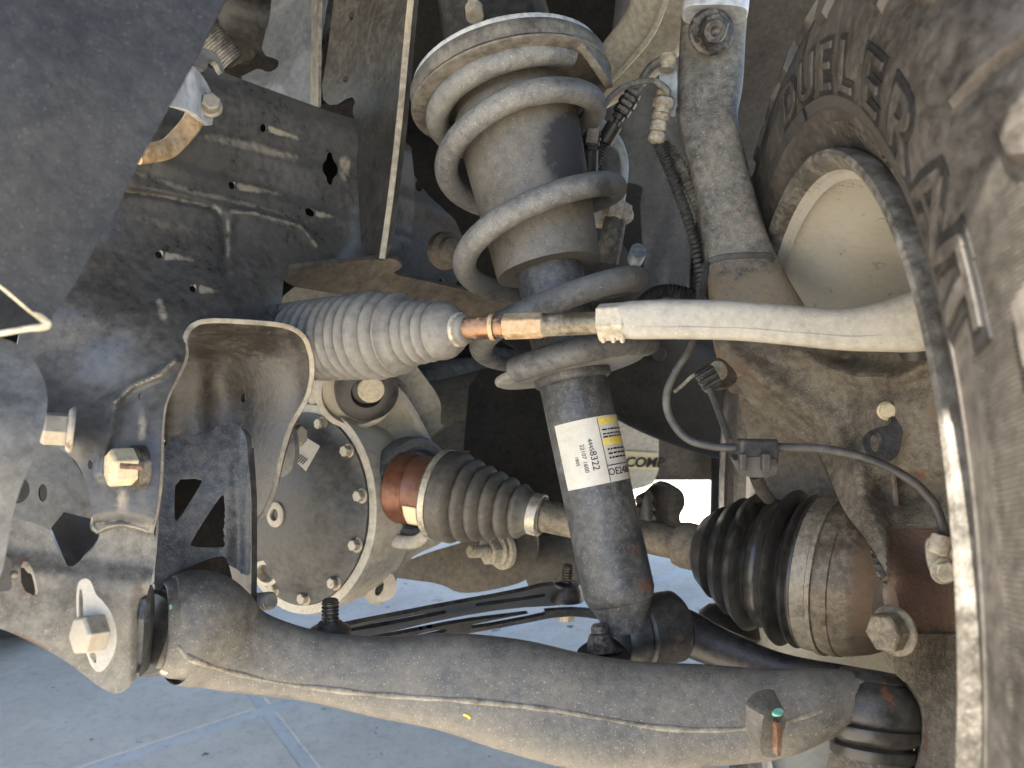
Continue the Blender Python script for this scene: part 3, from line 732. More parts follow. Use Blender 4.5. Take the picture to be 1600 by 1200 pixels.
# ---------------------------------------------------------------- engine bay bits above the rail
eb = thing('galvanised_mount_plate', 'blue-grey galvanised mounting plate hanging above the rail', 'mount plate', P(440, 80, 0.85))
bevel(link('plate', sheet([(425, -60), (520, -60), (500, 40), (494, 120), (491, 166), (470, 160), (440, 148), (400, 138), (372, 122), (392, 112), (404, 106), (420, 114), (434, 106), (436, 96), (428, 88), (408, 82), (412, 60), (424, 20)],
             [(425, 0, .86), (500, 0, .80), (490, 160, .78), (380, 120, .83), (440, 80, .82)], 0.004, 9, ch=1, relief=lambda x, y: ridge(x, y, [(478, -20), (470, 80), (436, 130)], 12, -0.008)), M['zinc'], eb))
link('flange', sheet([(486, -60), (500, -60), (498, 40), (497, 166), (490, 168), (484, 160), (487, 40)], [(486, 0, .79), (497, 0, .755), (497, 160, .75), (486, 160, .775)], 0.003, 8, ch=0), M['galv'], eb)
hs = tag(link('engine_hose', tube([(300, -30, .90, 40), (350, 10, .92, 42), (395, 30, .94, 46), (430, 40, .96, 48)], 20, 6), M['rubber']), 'black shiny engine hose in the gap above the rail', 'hose')
rh = thing('corrugated_hose', 'ribbed dusty hose stub beside the bright bracket', 'hose', P(340, 60, 0.75))
link('sleeve', lathepx((300, 30, .74), (362, 100, .76), ribs(0.25, 1, 14, 27, 25, 2.0) + [(1.0, 10)], 30), M['hose'], rh)
link('cuff', lathepx((296, 26, .74), (322, 55, .748), [(0, 30), (0.9, 31), (1, 20)], 30), M['boot'], rh)
cb = tag(link('radiator_duct', sheet([(320, 40), (350, 50), (380, 70), (400, 80), (398, 90), (372, 100), (352, 110), (330, 96)], [(330, 60, .84), (400, 80, .86), (360, 105, .84)], 0.02, 8, ch=2, relief=lambda x, y: blob(x, y, 360, 80, 30, 20, -0.015)), M['brown']), 'brown plastic duct block behind the ribbed hose stub', 'duct')
rr = tag(link('harness_conduit', tube([(508, -20, .82, 17), (510, 40, .82, 18), (502, 90, .84, 20), (488, 150, .88, 22)], 14, 8), M['rubber']), 'dark harness conduit between galvanised plate and upright frame plate', 'conduit')

# ---------------------------------------------------------------- lower mounting plate with alignment cam
sk = thing('lower_mount_plate', 'dusty galvanised plate with square hole and alignment cam at lower left', 'mount plate', P(130, 950, 0.42))
def sk_relief(x, y):
    return 0.006 * sstep(y - (x - 130) * 0.12, 905, 868) + 0.012 * sstep(x, 205, 232) * sstep(y, 900, 960)
def sk_stain(x, y):
    return np.maximum(0.9 * np.exp(-(seg_dist(x, y, (36, 875), (40, 925)) / 6) ** 2), 0.7 * np.exp(-(seg_dist(x, y, (22, 990), (70, 1014)) / 5) ** 2))
bevel(link('plate', sheet([(-90, 812), (-20, 808), (10, 806), (70, 822), (80, 834), (96, 874), (110, 888), (128, 874), (152, 852), (160, 826), (238, 820), (244, 850), (243, 880), (236, 906), (226, 945), (223, 1000), (219, 1040), (207, 1070), (186, 1085), (165, 1080), (135, 1058), (108, 1036), (60, 1008), (0, 981), (-90, 950)],
                    [(-90, 880, .375), (0, 810, .395), (0, 980, .39), (110, 890, .415), (110, 1036, .412), (186, 1085, .425), (225, 990, .432), (240, 830, .440), (160, 830, .425)], 0.005, 7,
                    [[(32, 876), (48, 879), (60, 922), (58, 934), (33, 920)]], ch=1, hch=1, relief=sk_relief, stain_or_tone=sk_stain), M['galv'], sk), 0.001)
link('channel_wall', sheet([(80, 825), (108, 892), (128, 882), (160, 845), (160, 815), (100, 800)], [(80, 825, .45), (108, 892, .43), (160, 845, .46), (100, 800, .50)], 0.004, 10, ch=0), M['frame'], sk)
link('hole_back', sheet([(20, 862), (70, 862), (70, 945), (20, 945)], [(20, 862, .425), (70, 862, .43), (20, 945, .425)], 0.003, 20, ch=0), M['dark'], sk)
link('side_flange', sheet([(226, 946), (236, 908), (243, 930), (240, 1000), (236, 1040), (222, 1056), (216, 1058), (222, 1030)], [(226, 946, .434), (243, 930, .465), (236, 1040, .465), (216, 1056, .430)], 0.003, 8, ch=1), M['blue_plate'], sk)
cm = bevel(link('cam_washer', sheet([(121, 916), (126, 905), (136, 903), (144, 910), (149, 928), (162, 940), (175, 958), (183, 985), (182, 1012), (172, 1036), (160, 1050), (150, 1050), (141, 1036), (132, 1006), (122, 975), (120, 945)],
             [(121, 916, .402), (180, 985, .408), (150, 1048, .400), (120, 960, .400)], 0.005, 5, [[(123, 922), (129, 920), (131, 966), (124, 966)], [(138, 1022), (148, 1018), (151, 1030), (149, 1038)]], ch=2, hch=1), M['cam']), 0.001)
cm.parent = sk; cm.matrix_parent_inverse = Matrix.Translation(sk.location).inverted()
b = bolt(sk, 156, 988, .403, D(-0.55, 0.12, -0.83), 31, 34, None, 'bolt', roll=0.3)
link('clip', sheet([(-30, 872), (10, 868), (20, 876), (16, 900), (20, 915), (12, 926), (-30, 920)], [(0, 870, .375), (20, 900, .378), (-30, 900, .37)], 0.012, 8, ch=1), M['rubber'], sk)
link('rivet', lathepx((22, 897, .391), (20, 897, .386), [(0, 6), (0.6, 5.5), (1, 2)], 14), M['bolt'], sk)

# ---------------------------------------------------------------- slotted bracket plate of the arm mount
bp_ = thing('cutout_bracket', 'blue-grey bracket plate with two triangular cut-outs above the control arm end', 'bracket', P(320, 900, 0.5))
bevel(link('plate', sheet([(250, 682), (330, 676), (340, 664), (356, 660), (374, 664), (385, 682), (388, 720), (391, 760), (392, 880), (391, 900), (378, 897), (356, 872), (344, 868), (318, 876), (290, 888), (268, 898), (256, 926), (244, 932), (240, 905), (246, 850), (250, 780)],
             [(250, 690, .505), (380, 680, .525), (392, 880, .52), (250, 920, .475), (320, 870, .50), (350, 665, .53)], 0.005, 6,
             [[(274, 746), (318, 745), (314, 758), (282, 812), (274, 815), (272, 800)], [(346, 772), (351, 776), (353, 852), (348, 856), (300, 855), (297, 848)]], ch=1, hch=1,
             relief=lambda x, y: -0.004 * sstep(x, 372, 386) + ridge(x, y, [(355, 680), (356, 880)], 8, -0.002)), M['blue_plate'], bp_), 0.001)
link('return_flange', sheet([(378, 700), (388, 700), (393, 780), (393, 900), (391, 978), (376, 962), (362, 900), (356, 875), (366, 880), (378, 898)], [(378, 700, .55), (393, 780, .535), (391, 978, .53), (362, 890, .56)], 0.004, 8, ch=0), M['black'], bp_)
link('shade_backing', sheet([(240, 690), (392, 690), (392, 960), (240, 960)], [(258, 700, .66), (380, 700, .66), (320, 890, .66)], 0.004, 30, ch=0), M['cutout_shade'], bp_)  # dark filler sheet painting the shade seen through the cut-outs
stud(bp_, (388, 942, .545), (426, 938, .535), 14, 'bolt', 'threaded_end', 8)

# ---------------------------------------------------------------- lower control arm
lca = thing('lower_control_arm', 'long dusty grey lower control arm crossing the bottom of the picture', 'control arm', P(700, 1100, 0.52))
ARM = [(240, 982, .474, 60), (247, 982, .476, 67), (268, 980, .480, 76), (300, 978, .486, 86), (335, 993, .494, 80), (370, 1011, .500, 66), (420, 1026, .506, 57), (500, 1042, .512, 52), (600, 1057, .516, 60), (700, 1064, .518, 72), (800, 1084, .518, 82), (900, 1108, .515, 84), (1000, 1118, .512, 80), (1100, 1116, .508, 74), (1200, 1114, .502, 66), (1270, 1100, .498, 54), (1330, 1088, .496, 40), (1360, 1082, .495, 36)]
me = tube(ARM, 40, 10, sect=0.78, k=[1.0, 1.0, 1.0, .95, .9, .85, .8, .8, .7, .62, .58, .56, .58, .6, .7, .9, 1, 1])
def paint(me, fn, nm='stain_or_tone'):
    """stain attribute from the photo-pixel position of each vertex"""
    at = me.attributes.new(nm, 'FLOAT', 'POINT')
    out = []
    for v in me.vertices:
        q = v.co - CAM; d = q.dot(FW); out.append((800 + q.dot(RT) / d * F, 600 - q.dot(UP) / d * F))
    a = np.array(out)
    at.data.foreach_set('value', np.clip(fn(a[:, 0], a[:, 1]), 0, 1).astype(np.float32))
SEAM = [(278, 1010, .4525), (300, 1030, .4475), (360, 1050, .452), (430, 1066, .466), (500, 1076, .473), (620, 1088, .478), (720, 1094, .4755), (840, 1106, .474), (940, 1122, .472), (1040, 1138, .470), (1140, 1140, .4672), (1220, 1130, .467), (1285, 1110, .468)]
paint(me, lambda x, y: 0 * x)
body = link('arm_body', me, M['arm'], lca, smooth=60)
# the seam bead is laid on the arm's own face
from mathutils.bvhtree import BVHTree
def on_face(o_me, x, y, lift=0.0):
    bvh = BVHTree.FromPolygons([v.co for v in o_me.vertices], [tuple(p.vertices) for p in o_me.polygons])
    r = (P(x, y, 1) - CAM).normalized(); h = bvh.ray_cast(CAM, r)
    return (h[0] + h[1] * lift) if h[0] else None
def bead(o_me, pts, rad, seg=8, n=6, lift=0.0):
    q = catmull([p[:2] for p in pts], n); w = [on_face(o_me, a[0], a[1], lift) for a in q]; w = [p for p in w if p is not None]
    return sweep(w, [rad * (0.8 + 0.4 * noise.noise(p * 60)) for p in w], seg)
link('seam', bead(me, SEAM, 0.0026, lift=-0.0010), M['seam'], lca, smooth=60)
link('rear_leg', tube([(1000, 985, .60, 34), (1060, 985, .60, 36), (1130, 1015, .59, 30), (1220, 1045, .57, 24), (1320, 1062, .545, 22), (1380, 1070, .53, 20)], 18, 6, k=0.8), M['black'], lca)
bu = link('bushing', lathepx((226, 990, .466), (248, 985, .478), [(0, 40), (0.05, 62), (0.25, 66), (0.36, 58), (0.48, 58), (0.58, 67), (0.85, 68), (0.92, 60), (1, 50)], 40), M['rubber'], lca, smooth=30)
bj = link('ball_joint_housing', lathepx((1366, 1048, .502), (1364, 1136, .494), [(0, 20), (0.02, 48), (0.14, 55), (0.18, 50), (0.24, 56), (0.45, 66), (0.75, 70), (0.92, 66), (1, 58)], 40), M['black'], lca, smooth=40)
link('ball_joint_boot', lathepx((1362, 1128, .494), (1364, 1215, .486), [(0, 62), (0.06, 69), (0.22, 70), (0.32, 62), (0.38, 55), (0.44, 62), (0.60, 62), (0.74, 52), (0.80, 54), (0.9, 60), (1, 56)], 40), M['cvboot'], bj, smooth=50)
link('tab', sheet([(1186, 1180), (1190, 1130), (1197, 1112), (1214, 1106), (1229, 1112), (1230, 1128), (1222, 1150), (1222, 1176), (1210, 1186)], [(1186, 1180, .452), (1214, 1106, .446), (1230, 1128, .455), (1222, 1176, .456)], 0.014, 6, relief=lambda x, y: blob(x, y, 1212, 1112, 16, 12, 0.005)), M['arm'], lca)
link('tab_rust', sheet([(1212, 1130), (1220, 1128), (1223, 1150), (1220, 1184), (1214, 1180), (1215, 1150)], [(1212, 1130, .4465), (1222, 1150, .4505), (1216, 1182, .4508)], 0.004, 5), M['rust'], lca)
link('tab_paint', sheet([(1206, 1110), (1216, 1105), (1226, 1110), (1222, 1117), (1210, 1117)], [(1206, 1110, .4478), (1226, 1110, .4492), (1214, 1117, .446)], 0.002, 4), M['teal'], lca)
for pts in ([(252, 934), (258, 930), (264, 936), (260, 942), (254, 942)], [(264, 946), (268, 944), (270, 950), (265, 954)], [(250, 1048), (256, 1044), (263, 1050), (259, 1055), (252, 1053)]):
    c = np.mean(pts, 0); p = on_face(me, c[0], c[1])
    if p is not None:
        dd = (p - CAM).dot(FW) - 0.0006
        link('paint_mark', sheet(pts, [(pts[0][0], pts[0][1], dd), (pts[2][0], pts[2][1], dd), (pts[3][0], pts[3][1], dd)], 0.003, 4), M['teal'] if c[1] < 1000 else M['cream'], lca)
link('yellow_fleck', bead(me, [(724, 1116), (730, 1118), (735, 1122)], 0.0009, 6, 3), M['yellow'], lca)
for pts in ([(602, 1082), (640, 1090), (666, 1095)],):
    link('scratch', bead(me, pts, 0.0004, 5, 5, -0.0001), M['cream'], lca)
# bolts standing on the arm
fl = link('flange_nut', lathepx((516, 992, .535), (516, 972, .535), [(0, 32), (0.5, 32), (0.8, 22), (1, 18)], 24), M['black'], lca)
stud(lca, (516, 980, .535), (516, 936, .535), 13.5, 'bolt_dark', 'stud', 7)

# ---------------------------------------------------------------- coil-over strut
AXX = lambda y: 968 - (930 - y) * 0.2167
def SA(y): return P(AXX(y), y, 0.602 + (y - 500) * -0.000075)
ST, SB = SA(-60), SA(945)
AX = (ST - SB).normalized(); SL = (ST - SB).length
def sy(y):
    """metres up the strut axis from its foot, for a photo row y"""
    q = SA(y); return (q - SB).dot(AX)
e1 = -(FW - AX * FW.dot(AX)).normalized(); e2 = AX.cross(e1)          # e1 faces the viewer
if e2.dot(RT) < 0: e2 = -e2
def sf(row, r):
    """metres up the axis at which a ring of radius r crosses photo row `row` at its front"""
    lo, hi = -0.2, SL + 0.2
    for _ in range(40):
        m = (lo + hi) / 2; q = SB + AX * m + e1 * r - CAM
        if 600 - q.dot(UP) / q.dot(FW) * F > row: lo = m
        else: hi = m
    return (lo + hi) / 2
strut = thing('coilover_strut', 'dusty coil-over strut with thick grey spring and labelled damper tube', 'strut', SB)
def slathe(prof, seg=56, wob=0, front=False):
    q = []
    for (ya, ra), (yb, rb) in zip(prof[:-1], prof[1:]):
        m = max(1, int(abs(yb - ya) / 7))
        q += [(ya + (yb - ya) * i / m, ra + (rb - ra) * i / m) for i in range(m)]
    prof = q + [prof[-1]]
    if front: return lathe(SB, SB + AX, [(sf(y, 0.075), r) for y, r in prof], seg, wob)
    return lathe(SB, SB + AX, [(sy(y), r) for y, r in prof], seg, wob)
me = slathe([(944, 0.008), (944, 0.020), (938, 0.0245), (925, 0.0266), (900, 0.0266), (640, 0.0264), (400, 0.0262), (380, 0.0262)])
paint(me, lambda x, y: blob(x, y, 990, 860, 16, 10, 0.62) + blob(x, y, 1010, 915, 16, 12, 0.65))
dm = link('damper_tube', me, M['damper'], strut, smooth=50)
me = slathe([(424, 0.0398), (424, 0.0413), (420, 0.0416), (320, 0.0452), (190, 0.0500), (180, 0.0500), (172, 0.0470), (150, 0.0455), (110, 0.045), (110, 0.042), (180, 0.0455), (190, 0.0480), (320, 0.0434), (420, 0.0398), (424, 0.0398)], 64)
paint(me, lambda x, y: np.clip(blob(x, y, 880, 225, 34, 40, 1.2) + blob(x, y, 905, 195, 20, 25, 1.0) + blob(x, y, 890, 270, 30, 22, .6), 0, 1))  # dark patches on the right of the sleeve
link('dust_sleeve', me, M['sleeve'], strut, smooth=50)
link('bump_stop', slathe([(380, 0.030), (340, 0.034), (300, 0.035), (200, 0.036)]), M['rubber'], strut)
# spring: helix round the strut axis
ths = np.linspace(0, 2 * math.pi * 4.25, 330)
def hgt(u):                       # u = turns from the top end: photo rows at the front crossings
    return np.interp(u, [0, 0.128, 0.6, 1.128, 2.128, 3.128, 3.95, 4.25], [sf(v, 0.064) for v in (82, 90, 114, 150, 312, 466, 544, 552)])
pts = []; rad = []
for t in ths:
    u = t / (2 * math.pi); ph = R(46) - t
    rm = 0.0630 + 0.0015 * min(1, u / 2.0) - 0.004 * max(0, (u - 3.3))
    pts.append(SB + AX * float(hgt(u)) + (e1 * math.cos(ph) + e2 * math.sin(ph)) * rm)
    rad.append(0.0093)
me = sweep(pts, rad, 18)
paint(me, lambda x, y: np.clip(blob(x, y, 945, 295, 26, 26, 0.7) + blob(x, y, 890, 128, 40, 12, 0.55) + 0.5 * sstep(y, 400, 480), 0, 1))  # dark patches, and darker towards the lower coils
link('coil_spring', me, M['spring'], strut, smooth=60)
# upper seat stack
link('isolator', slathe([(66, 0.0500), (65, 0.0752), (62, 0.0801), (54, 0.0812), (42, 0.0812), (37, 0.0790), (36, 0.0645)], 64, 0.006, True), M['seat'], strut, smooth=45)
link('seat_ring', slathe([(74, 0.0520), (73, 0.0790), (71, 0.0822), (68, 0.0826), (66, 0.0806), (65, 0.0500)], 64, 0, True), M['seat'], strut, smooth=45)
link('seat_plate', slathe([(37, 0.0400), (36, 0.0769), (33, 0.0776), (28, 0.0774), (22, 0.0731), (20, 0.0400)], 64, 0, True), M['seatsteel'], strut, smooth=40)
link('mount_plate', slathe([(22, 0.0400), (20, 0.0645), (14, 0.0656), (9, 0.0624), (6, 0.0400)], 64, 0, True), M['galv'], strut, smooth=40)
link('mount_dome', slathe([(10, 0.0470), (-16, 0.0460), (-76, 0.0440), (-136, 0.0430)], 48, 0, True), M['rubber'], strut, smooth=50)
link('mount_stud', lathepx((742, 26, .580), (736, -30, .595), [(0, 14), (0.25, 14), (0.3, 9), (1, 8)], 16), M['bolt'], strut)
V = []; Fc = []
for r_ in (0.0810, 0.0745):
    for i in range(9):
        a = R(38 + 7 * i); wdt = [128, 140, 156, 168, 174, 172, 164, 152, 140][i]
        for yy in (60, 60 + (wdt - 122) / 2, wdt - 62): V.append(SB + AX * sf(yy, 0.075) + (e1 * math.cos(a) + e2 * math.sin(a)) * r_)
for k in (0, 27):
    for i in range(8):
        for j in range(2): q = k + i * 3 + j; Fc.append((q, q + 1, q + 4, q + 3))
for i in range(8): Fc.append((i * 3 + 2, i * 3 + 5, i * 3 + 32, i * 3 + 29)); Fc.append((i * 3, i * 3 + 3, i * 3 + 30, i * 3 + 27))
Fc += [(0, 1, 28, 27), (1, 2, 29, 28), (24, 25, 52, 51), (25, 26, 53, 52)]
me = mesh(V, Fc); fixn(me); bevel(link('isolator_clip', me, M['seat'], strut, smooth=50), 0.001)
# lower seat
link('lower_seat', slathe([(586, 0.028), (585, 0.048), (582, 0.0565), (579, 0.0590), (575, 0.0596), (572, 0.0590), (574, 0.0575), (578, 0.050), (580, 0.03)], 64), M['spring'], strut, smooth=50)
link('seat_collar', slathe([(600, 0.0268), (594, 0.030), (572, 0.030), (560, 0.0285), (552, 0.0268)], 48), M['damper'], strut, smooth=50)
# lower eye and its cross pin
eye = link('lower_eye', lathepx((962, 994, .572), (1062, 976, .592), [(0, 30), (0.0, 50), (0.04, 54), (0.30, 55), (0.34, 50), (0.38, 55), (0.9, 54), (0.96, 48), (1, 24)], 36), M['black'], strut, smooth=40)
link('eye_neck', slathe([(985, 0.016), (960, 0.019), (940, 0.0235)]), M['damper'], strut)
link('pin_ear', sheet([(900, 1015), (922, 1000), (938, 990), (960, 996), (985, 1020), (984, 1032), (950, 1034), (905, 1026)], [(900, 1015, .545), (985, 1020, .55), (938, 990, .565)], 0.012, 7), M['black'], strut)
link('pin_nut', lathepx((940, 1018, .552), (936, 974, .556), [(0, 32), (0.2, 24), (0.5, 19), (0.62, 17), (0.66, 14), (0.9, 13), (1, 9)], 20), M['bolt_dark'], strut, smooth=30)
bolt(strut, 1046, 956, .615, D(0.15, 1, 0), 13, 22, 17, 'bolt_dark')

# label wrapped round the damper tube
def cyl(s, a, r): return SB + AX * s + (e1 * math.cos(a) + e2 * math.sin(a)) * r
RL = 0.02665
def label_patch(s0, s1, a0, a1, r, m, parent, name, rc=0.0):
    V = []; Fc = []; na = 24; ns = 8
    for i in range(ns + 1):
        for j in range(na + 1):
            aa = a0 + (a1 - a0) * j / na; ss = s0 + (s1 - s0) * i / ns
            V.append((ss, aa))
    out = [cyl(s, a, r + 0.00012) for s, a in V]; inn = [cyl(s, a, r - 0.0004) for s, a in V]
    W = na + 1
    for i in range(ns):
        for j in range(na): Fc.append((i * W + j, i * W + j + 1, (i + 1) * W + j + 1, (i + 1) * W + j))
    n = len(out); rim_ = [i for i in range(W)] + [i * W + na for i in range(1, ns + 1)] + [ns * W + j for j in range(na - 1, -1, -1)] + [i * W for i in range(ns - 1, 0, -1)]
    Fc += [tuple(q + n for q in f[::-1]) for f in Fc[:]]
    for i in range(len(rim_)):
        a, b = rim_[i], rim_[(i + 1) % len(rim_)]; Fc.append((a, b, b + n, a + n))
    me = mesh(out + inn, Fc); fixn(me)
    return link(name, me, m, parent, smooth=50)
L0, L1 = sy(758), sy(660)
A0, A1 = R(-55), R(82)
lab = label_patch(L0, L1, A0, A1, RL, M['paper'], strut, 'label')
# s runs down the tube; column line and boxes
LH = L1 - L0
def lab_s(v): return L1 - LH * v          # v: 0 top, 1 foot
def lab_a(u): return A0 + (A1 - A0) * u   # u: 0 left, 1 right
def lbox(u0, u1, v0, v1, m='ink', r=RL + 0.00025): label_patch(lab_s(v1), lab_s(v0), lab_a(u0), lab_a(u1), r, M[m], strut, 'print')
def lprint(body, size, u, v, rot=False, name='print'):
    me = text_mesh(body, size, 0.00005)
    for vt in me.vertices:
        x, y = vt.co.x, vt.co.y
        if rot: ds, da = -x, y           # reads downwards
        else: ds, da = y, x
        vt.co = cyl(lab_s(v) + ds, lab_a(u) + da / RL * (-1 if rot and False else 1), RL + 0.0004 + vt.co.z)
    fixn(me); return link(name, me, M['ink'], strut, smooth=0)
lbox(0.545, 0.551, 0.02, 0.99); lbox(0.551, 1.0, 0.745, 0.757)
lbox(0.56, 0.86, 0.03, 0.13, 'yellow'); lbox(0.56, 0.90, 0.34, 0.455, 'yellow')
for v in (0.20, 0.265, 0.31): 
    u = 0.58
    while u < 0.95:
        w_ = random.uniform(0.02, 0.07); lbox(u, min(u + w_, 0.97), v, v + 0.022); u += w_ + 0.015
for v in (0.50, 0.565, 0.63):
    u = 0.60
    while u < 0.93:
        w_ = random.uniform(0.02, 0.06); lbox(u, min(u + w_, 0.95), v, v + 0.024); u += w_ + 0.018
lprint('OE24881', 0.0072, 0.755, 0.90)
lprint('4445', 0.0046, 0.385, 0.40, True); lprint('8322', 0.0072, 0.38, 0.64, True)
lprint('22107 1600', 0.0044, 0.285, 0.58, True); lprint('1805', 0.0036, 0.20, 0.60, True)

# ---------------------------------------------------------------- steering rack boot and tie rod
rack = thing('steering_rack_boot', 'grey ribbed rubber steering boot in front of the frame rail', 'rubber boot', P(560, 590, 0.55))
prof = [(0, 58), (0.02, 60)] + ribs(0.03, 0.52, 9, 62, 69, 11, 0.4) + ribs(0.54, 0.66, 2, 70, 64, 11, 0.4) + [(0.672, 54)] + ribs(0.68, 0.87, 4, 54, 46, 9, 0.4)[1:] + [(0.885, 46), (0.91, 44), (0.94, 37), (0.955, 27), (0.96, 25), (0.99, 24), (1.0, 22)]
link('bellows', lathepx((454, 534, .608), (730, 514, .515), prof, 56), M['bellow'], rack, smooth=70)
link('clamp', lathepx((706, 516, .522), (722, 515, .517), [(0, 24), (0.05, 27), (0.95, 27), (1, 24)], 32), M['clamp'], rack)
tr = thing('tie_rod', 'steering tie rod with copper-toned shank and pale cast end in front of the strut', 'tie rod', P(900, 520, 0.5))
link('inner_shank', lathepx((715, 513, .518), (800, 510, .506), [(0, 18), (0.62, 18), (0.63, 20), (0.70, 20), (0.71, 17), (1, 17)], 28), M['copper'], tr, smooth=30)
link('shank_ring', lathepx((766, 511.5, .5105), (774, 511, .5095), [(0, 16), (0.1, 20.5), (0.9, 20.5), (1, 16)], 28), M['ochre'], tr)
bevel(link('hex_flats', hex_mesh(P(788, 510.5, .508), P(852, 508, .4995) - P(788, 510.5, .508), 21 * .504 / F, (P(852, 508, .4995) - P(788, 510.5, .508)).length, roll=0.5), M['ochre'], tr, smooth=20))
link('outer_shank', lathepx((850, 508, .500), (945, 504, .487), [(0, 19.5), (0.05, 18), (1, 18)], 28), M['olive'], tr)
nut = bevel(link('lock_nut', hex_mesh(P(936, 504, .488), P(984, 501, .4815) - P(936, 504, .488), 31 * .485 / F, 0.0185, roll=0.2), M['fitting'], tr, smooth=20), 0.001, 2)
me = tube([(976, 501, .482, 27), (990, 500, .480, 30), (1060, 499, .474, 31), (1150, 501, .466, 31), (1230, 508, .459, 31), (1310, 515, .453, 32), (1370, 512, .449, 38), (1420, 505, .446, 46), (1450, 498, .444, 48)], 28, 7, sect=0.6, k=0.85)
te = link('rod_end', me, M['tierod'], tr, smooth=55)
link('ball_boot', lathepx((1432, 510, .472), (1432, 560, .476), [(0, 30), (0.3, 36), (0.6, 30), (1, 22)], 28), M['rubber'], tr)

# ---------------------------------------------------------------- differential
df = thing('differential', 'front differential with bolted dark round cover and pale cast housing', 'differential', P(520, 930, 0.82))
cc = P(474, 792, .80); cn = D(-0.56, 0.08, -0.82)
def cover_face(): 
    pr = []
    for t in np.linspace(0, 1, 14): pr.append((0.030 * (1 - t ** 2.6), 0.088 * t))
    return pr
RCV = 0.094
prof = [(0.034, 0.0), (0.034, 0.02), (0.033, 0.04), (0.029, 0.058), (0.021, 0.074), (0.013, 0.084), (0.008, 0.088), (0.006, 0.098), (0.0, 0.0985), (-0.004, 0.0985)]
link('cover', lathe(cc, cc + cn, prof[::-1], 72), M['diffcover'], df, smooth=50)
link('housing_flange', lathe(cc, cc + cn, [(-0.06, 0.10), (-0.03, 0.107), (-0.004, 0.1085), (0.003, 0.107), (0.004, 0.0985), (-0.01, 0.09)], 72, 0.02), M['diff'], df, smooth=40)
u_ = cn.cross(UP).normalized(); v_ = cn.cross(u_)
if u_.dot(RT) < 0: u_ = -u_
if v_.dot(UP) < 0: v_ = -v_
for a in range(12):
    t = R(a * 30 + 12)
    p = cc + (u_ * math.cos(t) + v_ * math.sin(t)) * 0.0915 + cn * 0.006
    q = bevel(link('cover_bolt', hex_mesh(p, cn, 0.0058, 0.008, 0.0078, roll=a * 0.4), M['bolt'], df, smooth=20), 0.0004)
pl = link('fill_plug', lathe(cc + cn * 0.0335 + UP * -0.006, cc + cn * 0.0335 + UP * -0.006 + cn, [(-0.004, 0.0125), (0.003, 0.0125), (0.004, 0.010), (0.004, 0.0062), (0.0, 0.006), (-0.003, 0.0)], 24), M['diff'], df, smooth=30)
link('drain_boss', lathe(P(424, 888, .80), P(424, 888, .80) + D(-0.2, -0.2, -0.95), [(-0.02, 0.016), (0.012, 0.014), (0.013, 0.010), (0.002, 0.008)], 24), M['diff'], df, smooth=30)
# housing casting: body, mount arm, lug
def hs_relief(x, y):
    return blob(x, y, 560, 700, 40, 40, 0.012) + ridge(x, y, [(612, 600), (640, 640), (680, 705)], 9, -0.012) + ridge(x, y, [(570, 640), (572, 700), (590, 800), (600, 880)], 10, -0.012) + blob(x, y, 612, 670, 20, 22, 0.014)
link('housing', sheet([(462, 600), (490, 640), (520, 660), (548, 700), (570, 750), (584, 800), (588, 850), (578, 905), (560, 930), (590, 938), (610, 930), (622, 900), (640, 870), (690, 850), (720, 820), (715, 760), (690, 715), (675, 690), (655, 650), (632, 612), (605, 590), (560, 570), (500, 575)],
                      [(470, 610, .80), (548, 700, .815), (588, 850, .82), (600, 930, .80), (700, 840, .84), (690, 720, .83), (620, 600, .80), (600, 760, .80), (540, 590, .78)], 0.05, 8, relief=hs_relief), M['diff'], df, smooth=60)
link('mount_eye', lathe(P(556, 608, .775), P(556, 608, .775) + D(0.25, -0.35, -0.9), [(-0.04, 0.040), (0.010, 0.040), (0.012, 0.037), (0.012, 0.034), (0.004, 0.033)], 40), M['diff'], df, smooth=40)
link('mount_bushing', lathe(P(572, 606, .770), P(572, 606, .770) + D(0.25, -0.35, -0.9), [(-0.02, 0.031), (0.012, 0.031), (0.014, 0.028), (0.014, 0.016), (0.008, 0.014)], 40), M['rubber'], df, smooth=40)
link('bushing_core', lathe(P(578, 602, .765), P(578, 602, .765) + D(0.25, -0.35, -0.9), [(-0.01, 0.013), (0.014, 0.013), (0.016, 0.0)], 24), M['fitting'], df, smooth=40)
link('lug', sheet([(586, 900), (600, 892), (614, 896), (621, 915), (618, 930), (604, 940), (584, 940), (570, 930)], [(586, 900, .785), (621, 915, .79), (584, 940, .785)], 0.016, 5, [circ(593, 920, 6, 12, rot=0.4)]), M['diff'], df)
link('seal_ring', lathe(P(648, 762, .79), P(648, 762, .79) + (P(700, 770, .76) - P(648, 762, .79)), [(-0.012, 0.052), (0.0, 0.0525), (0.004, 0.051), (0.0055, 0.047), (0.004, 0.042), (0.006, 0.040), (0.001, 0.036), (0.001, 0.0)], 56), M['damper'], df, smooth=35)
link('cradle_rib', tube([(596, 832, .77, 10), (620, 846, .765, 11), (650, 846, .76, 11), (668, 832, .755, 9)], 10, 5, sect=0.7), M['diff'], df)
